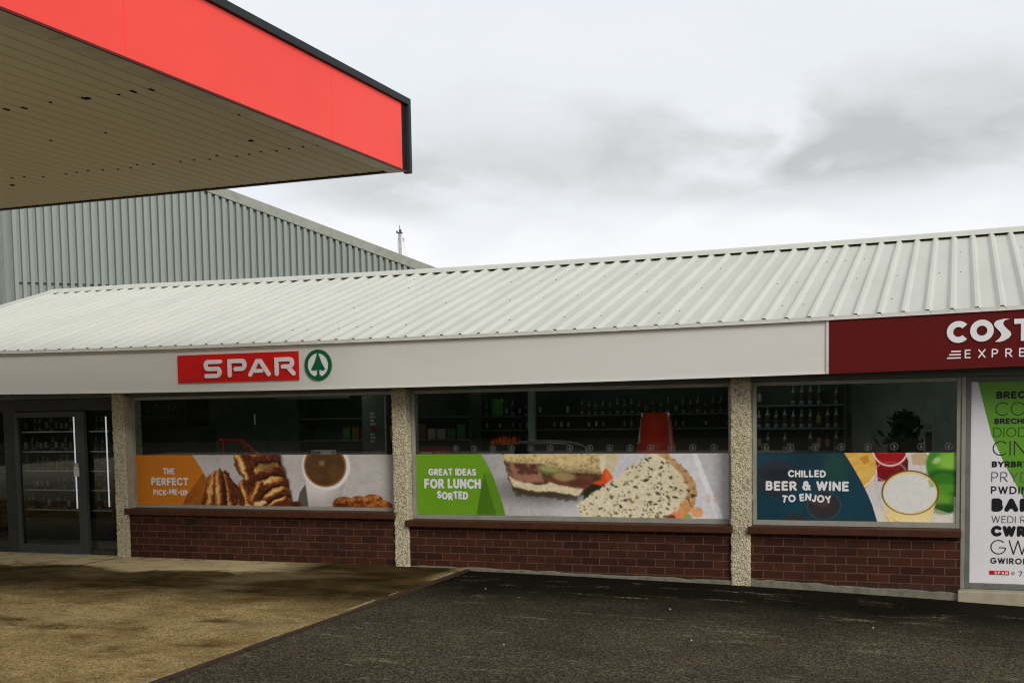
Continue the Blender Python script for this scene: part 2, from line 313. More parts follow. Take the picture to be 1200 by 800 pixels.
M = dict(
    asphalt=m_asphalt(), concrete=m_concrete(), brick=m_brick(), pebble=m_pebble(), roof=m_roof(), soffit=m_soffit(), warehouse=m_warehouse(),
    fascia=m_fascia('fascia_white', (0.73, 0.715, 0.66), (0.58, 0.565, 0.49)), maroon=m_fascia('fascia_maroon', (0.115, 0.006, 0.005), (0.10, 0.006, 0.005)),
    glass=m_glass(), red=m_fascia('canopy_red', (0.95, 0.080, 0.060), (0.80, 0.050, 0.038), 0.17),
    grey_trim=plain('canopy_trim', (0.038, 0.043, 0.046), 0.6, spec=.12), dark=plain('dark_gap', (0.012, 0.012, 0.012), 0.8), galv=plain('galvanised_trim', (0.80, 0.77, 0.62), 0.5, var=.2, scale=3),
    alu=plain('aluminium_frame', (0.34, 0.325, 0.275), 0.42, 0.15), dark_alu=plain('dark_frame', (0.035, 0.038, 0.034), 0.5), greyframe=plain('poster_frame', (0.16, 0.17, 0.155), 0.5),
    sill=plain('brown_tile', (0.072, 0.024, 0.011), 0.5, var=0.2, scale=14), ledge=plain('pale_concrete', (0.42, 0.37, 0.26), 0.85, scale=9, bump=0.4), plinth=plain('grey_concrete', (0.20, 0.19, 0.14), 0.9, var=0.25, scale=12, bump=0.5),
    sign_red=m_fascia('sign_red', (0.66, 0.013, 0.010), (0.58, 0.012, 0.010)), white=plain('white_letter', (0.83, 0.82, 0.82), 0.4, var=0.03), pink=plain('sign_letter', (0.86, 0.80, 0.80), 0.4, var=0.03),
    green=plain('emblem_green', (0.006, 0.125, 0.045), 0.4), black=plain('black_letter', (0.012, 0.012, 0.013), 0.5), greyl=plain('grey_letter', (0.10, 0.10, 0.105), 0.5),
    wall_in=plain('inside_wall', (0.62, 0.65, 0.61), 0.8), floor_in=plain('inside_floor', (0.45, 0.44, 0.40), 0.5), ceil_in=plain('inside_ceiling', (0.72, 0.73, 0.70), 0.8),
    darkunit=plain('dark_unit', (0.045, 0.05, 0.048), 0.5), midunit=plain('shelf_metal', (0.13, 0.13, 0.125), 0.5), chrome=plain('chrome_rail', (.5, .51, .52), .3, .85), fill_lamp=m_emit('fill_tube', (0.82, 1.0, 0.93), 7.0), led=m_emit('led_strip', (0.95, 0.98, 1.0), 0.5),
    sticker=plain('frosted_sticker', (0.11, 0.115, 0.11), 0.6), paper=plain('paper', (0.62, 0.60, 0.56), 0.7), poster=m_paint('printed_vinyl'),
    bin_red=plain('red_plastic', (0.60, 0.035, 0.016), 0.35), orange=plain('orange_petals', (0.85, 0.13, 0.02), 0.6), leaf=plain('dark_leaf', (0.03, 0.05, 0.022), 0.6),
    steel=plain('mast_metal', (0.55, 0.55, 0.53), 0.4), kerb=plain('drain_iron', (0.062, 0.036, 0.022), 0.8, var=0.3, scale=20, bump=0.5), kerb_pale=plain('worn_edge', (0.34, 0.29, 0.18), 0.85, var=0.3, scale=10, bump=0.5),
    red_frame=plain('red_frame', (0.75, 0.02, 0.035), 0.35),
    unseen_hedge=plain('unseen_hedge_leaves', (0.035, 0.05, 0.02), 0.8, var=0.3, scale=3, bump=0.6),
)
GL = [plain('bottle_green', (0.02, 0.10, 0.03), 0.15), plain('bottle_brown', (0.09, 0.035, 0.012), 0.15), plain('bottle_clear', (0.27, 0.30, 0.30), 0.12), plain('bottle_red', (0.10, 0.014, 0.012), 0.2), plain('bottle_blue', (0.05, 0.10, 0.30), 0.2)]
LB = [plain('label_white', (0.36, 0.36, 0.35), 0.5), plain('label_cream', (0.20, 0.15, 0.07), 0.5), plain('label_dark', (0.06, 0.03, 0.025), 0.5)]
CAP = [plain('cap_dark', (0.03, 0.03, 0.03), 0.4), plain('cap_white', (0.34, 0.34, 0.34), 0.4), plain('cap_gold', (0.25, 0.17, 0.05), 0.35, 0.4)]

# ------------------------------------------------------------------ ground
def gz(x):
    return float(np.interp(x, [-5.0, -3.5, -2.0, 0.0, 1.0, 3.0], [-0.022, -0.045, -0.075, -0.145, -0.185, -0.25]))
mb = MB(); xs = [-400, -120, -40, -20, -10, -5, -4, -3.5, -3, -2, -1, 0, 0.5, 1, 2, 3, 6, 20, 60, 150, 400]; ys = [-300, -100, -40, -20, -10, -5, -2, 0, 0.4, 12, 40, 120, 400]
mb.add([(x, y, gz(x)) for y in ys for x in xs], [(j * len(xs) + i, j * len(xs) + i + 1, (j + 1) * len(xs) + i + 1, (j + 1) * len(xs) + i) for j in range(len(ys) - 1) for i in range(len(xs) - 1)])
struct(obj('asphalt_ground', mb, M['asphalt']))
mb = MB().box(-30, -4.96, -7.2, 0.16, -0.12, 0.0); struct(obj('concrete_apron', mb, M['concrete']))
mb = MB().box(-30, -4.96, -30, -7.212, -0.12, 0.0); struct(obj('bounce_forecourt', mb, plain('bounce_slab', (0.56, 0.50, 0.37), 0.9, var=.2, scale=.8, spec=.05)))  # unseen slab made pale to bounce light up onto the soffit
mb = MB(); random.seed(3); y = -30.0
while y < 0.1:                                     # iron drain strip with broken pale lip
    l = random.choice((0.5, 0.5, 0.25)); mb.box(-4.957 + random.uniform(-.003, .003), -4.905 + random.uniform(-.012, .010), y, y + l - 0.012, -0.14, -0.004 + random.uniform(-.006, .004)); y += l
struct(obj('drain_strip', mb, M['kerb']))
mb = MB()
for (a, b, w_) in ((-5.95, -5.55, .05), (-4.2, -3.95, .03), (-2.75, -2.2, .05), (-1.9, -1.7, .025), (-0.62, -0.30, .045)): mb.prism([(-4.962 - w_, -.05), (-4.962, -.05), (-4.962, .002), (-4.962 - w_ * .8, .0015)], a, b)
struct(obj('kerb_edge', mb, M['kerb_pale'], bevel=0.003))

r = random.Random(77); chip = None
for (x_, y_) in [(-0.62, -1.75), (-2.35, -1.6), (-3.2, -3.6), (-4.3, -1.1), (0.05, -1.6), (-1.9, -2.9)]:
    if chip is None:
        mb = MB(); mb.lathe([(0, 0), (.011, .001), (.014, .007), (.008, .013), (0, .014)], 0, 0, 0, 6); chip = obj('stone_chip', mb, plain('pale_chip', (.55, .53, .46), .8)); o = chip
    else: o = chip.copy(); COL.objects.link(o)
    k_ = r.uniform(.5, .95); o.location = (x_, y_, gz(x_) - .002); o.scale = (k_, k_ * r.uniform(.6, 1), k_ * .8); o.rotation_euler = (0, 0, r.uniform(0, 6)); tag(o, 'tiny pale stone chip lying on the dark asphalt', 'stone', 'stone chips on the asphalt')
# ------------------------------------------------------------------ shop building
def sag(x): return 0.022 * (2 * min(1.3, ((x + 5.5) / 5.7) ** 2) - 1)
def sagbar(mb, x0, x1, y0, y1, z0, z1, m=0, nseg=None):
    nseg = nseg or max(2, int((x1 - x0) / 0.6)); vs = []
    for i in range(nseg + 1):
        a = x0 + (x1 - x0) * i / nseg; s_ = sag(a); vs += [(a, y0, z0 + s_), (a, y1, z0 + s_), (a, y1, z1 + s_), (a, y0, z1 + s_)]
    fs = [(0, 1, 2, 3), tuple(4 * nseg + q for q in (3, 2, 1, 0))]
    for i in range(nseg):
        b = 4 * i
        for j in range(4): fs.append((b + j, b + 4 + j, b + 4 + (j + 1) % 4, b + (j + 1) % 4))
    mb.add(vs, fs, m); return mb
shop = thing('shop_building', (-5, 0, 0), 'low shop with brick walls, pebbled pillars, white fascia and pale ribbed metal roof', 'shop')
ZE, ZR, YE, YR = 2.503, 3.658, -0.40, 3.84
X0R, X1R = -13.60, 4.2
# roof of trapezoid ribs
P = 0.207; prof = [(0.0, 0), (0.026, 0.040), (0.054, 0.040), (0.080, 0), (0.146, 0)]
xs = []
k = math.floor((X0R - 0.582) / P); x = 0.582 - 0.042 + k * P
while x < X1R:
    for dx, dz in prof: xs.append((x + dx, dz))
    x += P
xs = [(max(X0R, min(X1R, a)), b) for a, b in xs]
mb = MB()
def roofz(y): return ZE + (y - YE) * (ZR - ZE) / (YR - YE)
rows = [(YE, 0), (0.9, 0), (2.4, 0), (YR - 0.02, 0)]
base = len(mb.v); vs = [(a, y_, roofz(y_) + b + sag(a)) for y_, _ in rows for a, b in xs]
n = len(xs); fs = [(j * n + i, j * n + i + 1, (j + 1) * n + i + 1, (j + 1) * n + i) for j in range(len(rows) - 1) for i in range(n - 1) if xs[i + 1][0] > xs[i][0]]
mb.add(vs, fs)
vs = [(a, y_, 2 * 0 + ZR - (y_ - YR) * (ZR - ZE) / (YR - YE) + b + sag(a)) for y_ in (YR + 0.02, 8.1) for a, b in xs]
mb.add(vs, [(i, i + 1, n + i + 1, n + i) for i in range(n - 1) if xs[i + 1][0] > xs[i][0]])
for yy in (0.35, 1.55, 2.75):                       # fixings in the valleys
    x = 0.582 - 0.042 + k * P
    while x < X1R:
        if random.random() < 0.36 and x > X0R:
            a, b = x + 0.115, yy + random.uniform(-.03, .03); z = roofz(b) + sag(a); mb.box(a - .0055, a + .0055, b - .009, b + .009, z - 0.004, z + 0.006, 1)
        x += P
sagbar(mb, X0R + .01, X1R, YE + 0.004, YE + 0.05, ZE - .003, ZE + .030)
roof = obj('roof', mb, [M['roof'], plain('roof_fixing', (0.10, 0.10, 0.09), 0.7)], shop)
mb = MB(); xr = list(np.arange(X0R, X1R + .01, 0.6))
vs = []; prf = [(-0.150, -0.046), (-0.150, -0.006), (-0.02, 0.032), (0.02, 0.032), (0.150, -0.006), (0.150, -0.046)]
for a in xr:
    for dy, dz in prf: vs.append((a, YR + dy, ZR + 0.040 + dz + sag(a)))
mb.add(vs, [(i * 6 + j, i * 6 + j + 1, (i + 1) * 6 + j + 1, (i + 1) * 6 + j) for i in range(len(xr) - 1) for j in range(5)])
obj('ridge_cap', mb, M['roof'], roof)
mb = MB()                                            # dark sheet painted as the shade in the void under the ridge cap
for i in range(len(xr) - 1): 
    a, b = xr[i], xr[i + 1]; mb.add([(a, YR - 0.055, roofz(YR - .055) - 0.03 + sag(a)), (b, YR - 0.055, roofz(YR - .055) - 0.03 + sag(b)), (b, YR - 0.055, ZR + 0.02 + sag(b)), (a, YR - 0.055, ZR + 0.02 + sag(a))], [(0, 1, 2, 3)])
obj('ridge_void_shade', mb, M['dark'], roof)
mb = MB(); mb.add([(X0R - .02, YE, ZE - .15), (X0R - .02, YR, ZR - .15), (X0R - .02, YR, ZR + .065), (X0R - .02, YE, ZE + .065), (X0R + .06, YE, ZE - .15), (X0R + .06, YR, ZR - .15), (X0R + .06, YR, ZR + .065), (X0R + .06, YE, ZE + .065)],
       [(0, 3, 2, 1), (4, 5, 6, 7), (3, 7, 6, 2), (0, 4, 7, 3), (1, 2, 6, 5), (0, 1, 5, 4)])
for i in range(len(mb.v)): mb.v[i] = (mb.v[i][0], mb.v[i][1], mb.v[i][2] + sag(X0R))
obj('verge_trim', mb, M['roof'], roof)
# fascia board in one long run, slightly sagging
FB = 2.005
fas = obj('fascia', sagbar(MB(), -14.0, 4.2, -0.36, -0.31, FB, 2.4955), M['fascia'], shop)
obj('fascia_trim', sagbar(MB(), -14.0, 4.2, -0.404, -0.30, 2.496, 2.5015), plain('white_trim', (0.80, 0.79, 0.74), 0.4), fas)
obj('fascia_lip', sagbar(MB(), -14.0, -1.11, -0.368, -0.362, FB - 0.004, FB + 0.010), plain('pale_lip', (0.80, 0.79, 0.74), 0.4), fas)
obj('soffit_board', sagbar(MB(), -14.0, 4.2, -0.308, 0.04, 2.010, 2.035), M['dark_alu'], shop)
obj('lintel', MB().box(-13.5, 4.1, 0.05, 0.32, 1.955, 2.46), M['greyframe'], shop)
# pillars: pebbledash over a subdivided block, rough outline
def pillar(x0, x1, z0):
    bm = bmesh.new(); bmesh.ops.create_cube(bm, size=1)
    for v in bm.verts: v.co = Vector((x0 + (v.co.x + .5) * (x1 - x0), 0.0 + (v.co.y + .5) * 0.34, z0 + (v.co.z + .5) * (2.02 - z0)))
    bmesh.ops.subdivide_edges(bm, edges=[e for e in bm.edges if abs(e.verts[0].co.z - e.verts[1].co.z) > .5], cuts=110)
    bmesh.ops.subdivide_edges(bm, edges=[e for e in bm.edges if abs(e.verts[0].co.x - e.verts[1].co.x) > .1], cuts=11)
    bmesh.ops.subdivide_edges(bm, edges=[e for e in bm.edges if abs(e.verts[0].co.y - e.verts[1].co.y) > .2], cuts=14)
    r = random.Random(int(x0 * 100))
    for v in bm.verts: v.co += Vector((r.uniform(-1, 1), r.uniform(-1, 1), r.uniform(-1, 1))) * 0.0055
    mb = MB(); idx = {}
    for i, v in enumerate(bm.verts): idx[v] = i; mb.v.append(tuple(v.co))
    for f in bm.faces: mb.f.append([idx[v] for v in f.verts]); mb.m.append(0); mb.sm.append(True)
    bm.free(); return obj('pillar', mb, M['pebble'], shop)
pillar(-9.558, -9.385, -0.03); pillar(-5.795, -5.625, -0.03); pillar(-2.080, -1.890, -0.12); pillar(-12.80, -12.62, -0.03)
bays = [(-9.383, -5.798, 0.60, 0.642), (-5.622, -2.083, 0.523, 0.577), (-1.887, 0.048, 0.523, 0.577)]      # x0, x1, sill top, poster bottom
ZT = 1.243
for i, (a, b, zs, zp) in enumerate(bays):
    zb = -0.06 if i < 2 else -0.10
    obj('brick_wall', MB().box(a, b, 0.035, 0.25, -0.3, zs - 0.075), M['brick'], shop)
    obj('window_sill', MB().box(a - 0.022, b + (0.022 if i < 2 else 0.01), -0.045, 0.20, zs - 0.072, zs), M['sill'], shop, bevel=0.008)
    # uneven render at the foot of the wall
    if i: 
        mb = MB(); n_ = 24; r = random.Random(i); vs = []
        for j in range(n_ + 1):
            x = a + (b - a) * j / n_; h = gz(x) + (0.022 if i == 1 else 0.055) + r.uniform(-.008, .010); d = 0.006 + r.uniform(-.004, .006)
            vs += [(x, d, -0.35), (x, d + 0.006, h), (x, 0.034, h + 0.012)]
        mb.add(vs, [(3 * j, 3 * j + 3, 3 * j + 4, 3 * j + 1) for j in range(n_)] + [(3 * j + 1, 3 * j + 4, 3 * j + 5, 3 * j + 2) for j in range(n_)]); obj('plinth', mb, M['plinth'], shop)
    fr = MB(); top = 1.951; w = 0.040
    fr.box(a + .001, a + w, 0.125, 0.19, zs + .001, top); fr.box(b - w, b - .001, 0.125, 0.19, zs + .001, top)
    fr.box(a + w + .001, b - w - .001, 0.127, 0.188, zs + .001, zp - .002); fr.box(a + w + .001, b - w - .001, 0.127, 0.188, top - 0.04, top)
    win = obj('window', fr, M['alu'], shop, bevel=0.004)
    g = MB(); g.add([(a + w - .005, 0.158, zp - .01), (b - w + .005, 0.158, zp - .01), (b - w + .005, 0.158, top - .03), (a + w - .005, 0.158, top - .03)], [(0, 1, 2, 3)]); obj('pane', g, M['glass'], win)
    if i == 0:
        for xx in (-5.965,): obj('mullion', MB().box(xx, xx + .018, 0.164, 0.187, ZT, top - .042), M['alu'], win)
# jamb beside the first pillar
obj('jamb', MB().box(-9.384, -9.352, 0.02, 0.122, 0.602, 1.954), plain('beige_jamb', (0.40, 0.36, 0.26), 0.7), shop)
# poster bay at the right
obj('base_ledge', MB().box(0.03, 2.2, -0.03, 0.25, -0.4, -0.045), M['ledge'], shop, bevel=0.012)
mb = MB(); mb.box(0.050, 0.088, 0.11, 0.20, -0.043, 1.953); obj('mullion', mb, M['alu'], shop, bevel=0.004)
mb = MB(); mb.box(0.0885, 0.132, 0.115, 0.19, -0.043, 1.953); mb.box(1.402, 1.446, 0.115, 0.19, -0.043, 1.953); mb.box(0.1325, 1.4015, 0.117, 0.188, -0.043, 0.008); mb.box(0.1325, 1.4015, 0.117, 0.188, 1.905, 1.953)
pf = obj('window', mb, M['greyframe'], shop, bevel=0.004)
g = MB(); g.add([(0.13, 0.158, 0.005), (1.405, 0.158, 0.005), (1.405, 0.158, 1.91), (0.13, 0.158, 1.91)], [(0, 1, 2, 3)]); obj('pane', g, M['glass'], pf)
obj('brick_wall', MB().box(1.45, 4.1, 0.03, 0.25, -0.4, 1.953), M['brick'], shop)
# glazed entrance
DF = MB(); DF.box(-11.345, -11.150, 0.11, 0.22, 0.001, 1.953); DF.box(-12.62, -9.565, 0.112, 0.218, 1.80, 1.952) ; DF.box(-9.600, -9.561, 0.11, 0.20, 0.001, 1.798)
DF.box(-12.62, -11.347, 0.112, 0.218, 0.001, 0.05); DF.box(-10.050, -9.602, 0.112, 0.21, 0.001, 0.06)
dfr = obj('door_frame', DF, M['dark_alu'], shop, bevel=0.004)
for a, b in ((-12.62, -11.346), (-10.049, -9.603)): g = MB(); g.add([(a, 0.16, 0.05), (b, 0.16, 0.05), (b, 0.16, 1.80), (a, 0.16, 1.80)], [(0, 1, 2, 3)]); obj('pane', g, M['glass'], dfr)
DL = MB(); DL.box(-10.180, -10.053, 0.075, 0.135, 0.012, 1.795); DL.box(-11.148, -11.09, 0.075, 0.135, 0.012, 1.795); DL.box(-11.089, -10.181, 0.077, 0.133, 0.012, 0.115); DL.box(-11.089, -10.181, 0.077, 0.133, 1.725, 1.795)
dl = obj('door', DL, plain('door_leaf', (0.055, 0.06, 0.055), 0.45), shop, bevel=0.004)
g = MB(); g.add([(-11.09, 0.105, 0.11), (-10.18, 0.105, 0.11), (-10.18, 0.105, 1.73), (-11.09, 0.105, 1.73)], [(0, 1, 2, 3)]); obj('pane', g, M['glass'], dl)
obj('threshold', MB().box(-11.15, -10.05, -0.02, 0.20, -0.02, 0.011), M['alu'], shop)
# inside shell
obj('floor', MB().box(-13.4, 4.0, 0.26, 7.9, -0.05, 0.0), M['floor_in'], shop); obj('ceiling', MB().box(-13.4, 4.0, 0.33, 7.9, 2.30, 2.34), M['ceil_in'], shop)
obj('back_wall', MB().box(-13.4, 4.0, 7.9, 8.1, -0.3, 2.5), M['wall_in'], shop)
sw = MB(); sw.add([(-13.5, 0.05, -0.3), (-13.4, 0.05, -0.3), (-13.4, 0.05, 2.5), (-13.5, 0.05, 2.5), (-13.5, 3.84, 3.62), (-13.4, 3.84, 3.62), (-13.5, 8.1, -0.3), (-13.4, 8.1, -0.3), (-13.5, 8.1, 2.35), (-13.4, 8.1, 2.35)],
    [(0, 3, 4, 8, 6), (1, 7, 9, 5, 2), (0, 1, 2, 3), (6, 8, 9, 7), (3, 2, 5, 4), (4, 5, 9, 8), (0, 6, 7, 1)]); obj('side_wall', sw, M['brick'], shop)
obj('side_wall', MB().box(4.0, 4.1, 0.26, 8.1, -0.4, 2.45), M['brick'], shop)
obj('partition', MB().box(-1.20, 3.9, 3.6, 3.7, 0, 2.3), plain('pale_partition', (0.42, 0.44, 0.41), 0.8), shop)

# ------------------------------------------------------------------ petrol canopy
can = thing('forecourt_canopy', (-9, -9, 0), 'forecourt canopy with bright red side fascia, dark grey top trim and ribbed soffit', 'canopy')
CX, CY, CB, CT = -4.252, -2.781, 3.722, 4.326; CX0, CY0 = -20.0, -18.0
# ribbed soffit, ribs running front to back
mb = MB(); xs = []; x = CX0 + 0.03
while x < CX - 0.16:
    xs += [(x, 0.0), (x + 0.099, 0.0), (x + 0.104, 0.0045), (x + 0.120, 0.0045)]; x += 0.125
ysof = [CY0, -12, -9.5, -8, -6.5, -5, -3.9, CY - 0.06]; n = len(xs)
mb.add([(a, y_, CB + 0.03 + b) for y_ in ysof for a, b in xs], [(j * n + i, (j + 1) * n + i, (j + 1) * n + i + 1, j * n + i + 1) for j in range(len(ysof) - 1) for i in range(n - 1)])
for rr, yrow in enumerate((-7.1, -5.9, -5.05, -3.98)):       # screws and drain slots, in rows across the ribs
    for i in range(6, n - 4, 4):
        xx = xs[i][0] + 0.022
        if random.random() < (0.75 if rr in (1, 3) else 0.3):
            l = 0.05 if rr == 1 and random.random() < .6 else 0.016; q = yrow + random.uniform(-.05, .05); mb.box(xx - .007, xx + .007, q - l / 2, q + l / 2, CB + 0.024, CB + 0.036, 1)
for q in range(26):
    i = random.randrange(6, n // 4) * 4; xx = xs[i][0] + 0.022; yq = random.uniform(-8, -3); mb.box(xx - .014, xx + .014, yq - .016, yq + .016, CB + 0.022, CB + 0.036, 1)
obj('soffit', mb, [M['soffit'], M['dark']], can)
obj('roof_deck', MB().box(CX0, CX - 0.10, CY0, CY - 0.05, CB + 0.07, CT - 0.06), M['dark'], can)
obj('edge_trim', MB().box(CX0, CX - 0.052, CY - 0.045, CY - 0.002, CB + 0.020, CT), M['grey_trim'], can)
# red panels along the right side, recessed behind the dark frame
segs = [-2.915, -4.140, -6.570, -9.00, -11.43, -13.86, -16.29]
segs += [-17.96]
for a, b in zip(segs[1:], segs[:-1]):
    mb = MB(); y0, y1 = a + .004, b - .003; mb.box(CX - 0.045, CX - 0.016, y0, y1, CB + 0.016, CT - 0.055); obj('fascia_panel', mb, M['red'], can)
obj('top_trim', MB().box(CX - 0.06, CX + 0.012, CY0, CY, CT - 0.052, CT + 0.004), M['grey_trim'], can, bevel=0.004)
obj('end_trim', MB().box(CX - 0.05, CX + 0.012, CY - 0.050, CY, CB - 0.002, CT - 0.053), M['grey_trim'], can, bevel=0.004)
obj('panel_reveal', MB().box(CX - 0.05, CX - 0.014, CY - 0.132, CY - 0.051, CB + 0.010, CT - 0.053), M['dark'], can)
mb = MB(); mb.box(CX - 0.026, CX - 0.010, CY0, CY - 0.051, CB + 0.001, CB + 0.014); obj('bottom_trim', mb, plain('red_edge', (0.16, 0.02, 0.016), 0.6), can)
mb = MB(); y = CY0; r = random.Random(4)
while y < CY - 0.06:
    l = min(1.22, CY - 0.06 - y); mb.box(CX - 0.165, CX - 0.028, y, y + l - 0.008, CB + 0.004 + r.uniform(0, .006), CB + 0.028); y += l
obj('soffit_trim', mb, M['galv'], can)
for yy in (-7.6, -14.6): obj('support_column', MB().box(-9.6, -9.3, yy - .15, yy + .15, 0, CB + 0.03), M['grey_trim'], can, bevel=0.01)

# ------------------------------------------------------------------ warehouse behind
DW = Vector((0.63, 0.7766, 0)); NW = Vector((0.7766, -0.63, 0)); CW = Vector((-20.0, 10.0, 0))
wh = thing('warehouse', tuple(CW), 'tall grey green corrugated steel warehouse with sloping verge behind the shop', 'warehouse')
def wtop(t): return 7.05 - 0.296 * (t - 4.84)
def corr(mb, o, d, nrm, t0, t1, top, bottom=0.0):
    xs = []; t = t0
    while t < t1 - 0.001:
        for dt_, h_ in ((0, 0), (.040, 0), (.056, .100), (.140, .100), (.160, 0)): xs.append((t + dt_, h_))
        t += 0.176
    xs = [q for q in xs if q[0] <= t1]
    n = len(xs); vs = []
    for t, h in xs:
        p = o + d * t + nrm * h; vs.append((p.x, p.y, bottom))
    for t, h in xs:
        p = o + d * t + nrm * h; vs.append((p.x, p.y, top(t)))
    mb.add(vs, [(i, i + 1, n + i + 1, n + i) for i in range(n - 1)])
mb = MB(); corr(mb, CW, DW, NW, 0.05, 15.5, lambda t: max(3.9, wtop(t) - 0.06)); obj('wall', mb, M['warehouse'], wh)
mb = MB(); corr(mb, CW, -NW, -DW, 0.05, 16, lambda t: wtop(0)); obj('wall', mb, M['warehouse'], wh)
def wbar(mb, t0, t1, z0, z1, off0, off1):           # sloping bar along the verge
    a = CW + DW * t0; b = CW + DW * t1; vs = []
    for p, t in ((a, t0), (b, t1)):
        for o_, dz in ((off1, z0), (off0, z0), (off0, z1), (off1, z1)): q = p + NW * o_; vs.append((q.x, q.y, wtop(t) + dz))
    mb.add(vs, [(0, 1, 2, 3), (7, 6, 5, 4), (0, 4, 5, 1), (1, 5, 6, 2), (2, 6, 7, 3), (3, 7, 4, 0)])
mb = MB(); wbar(mb, -0.1, 15.4, -0.05, 0.20, -0.02, 0.115); obj('verge_trim', mb, plain('warehouse_flashing', (0.36, 0.37, 0.31), 0.55), wh, bevel=0.01)
mb = MB(); wbar(mb, -0.1, 15.4, 0.05, 0.15, -16, -0.03); obj('roof', mb, M['warehouse'], wh)
mb = MB(); q = CW - DW * 0.02 + NW * 0.02; mb.box(q.x - .05, q.x + .06, q.y - .06, q.y + .07, 0, wtop(0)); obj('corner_trim', mb, M['warehouse'], wh)
def wpt(t, off, z): p = CW + DW * t + NW * off; return (p.x, p.y, z)
pp = CW - NW * 0.9 - DW * 0.12
mb = MB(); mb.tube((pp.x, pp.y, 0), (pp.x, pp.y, 8.3), 0.055); mb.tube((pp.x + .05, pp.y, 4.55), (pp.x + 0.62, pp.y + .05, 4.50), 0.02); obj('drainpipe', mb, plain('pipe_grey', (0.55, 0.57, 0.52), 0.5), wh)
mb = MB(); a = wpt(0.1, 0.045, 4.735); b = wpt(5.0, 0.045, 4.735); mb.tube(a, b, 0.012); obj('cable', mb, M['dark'], wh)

# mast far behind
mast = thing('mast', (-22.14, 36.0, 0), 'thin pale mast with stays rising behind the warehouse roof end', 'mast')

mb = MB(); mb.tube((-22.14, 36, 0), (-22.14, 36, 8.2), 0.085, 0.075); mb.tube((-22.14, 36, 8.2), (-22.15, 36, 9.10), 0.075, 0.065); obj('pole', mb, M['steel'], mast)
mb = MB(); mb.box(-22.25, -22.05, 35.9, 36.1, 9.08, 9.13); mb.tube((-22.12, 36, 9.13), (-22.12, 36, 9.24), 0.055); mb.tube((-22.14, 36, 9.24), (-22.14, 36, 9.42), 0.015); mb.box(-22.30, -22.25, 35.98, 36.02, 9.10, 9.2); obj('mast_head', mb, M['greyl'], mast)
mb = MB(); mb.tube((-22.06, 36, 9.05), (-21.45, 36, 6.2), 0.006); mb.tube((-22.20, 36, 9.05), (-22.55, 36, 6.2), 0.006); mb.tube((-21.98, 36, 8.75), (-21.98, 36, 8.87), 0.035); obj('stay', mb, M['steel'], mast)

# ------------------------------------------------------------------ lettering

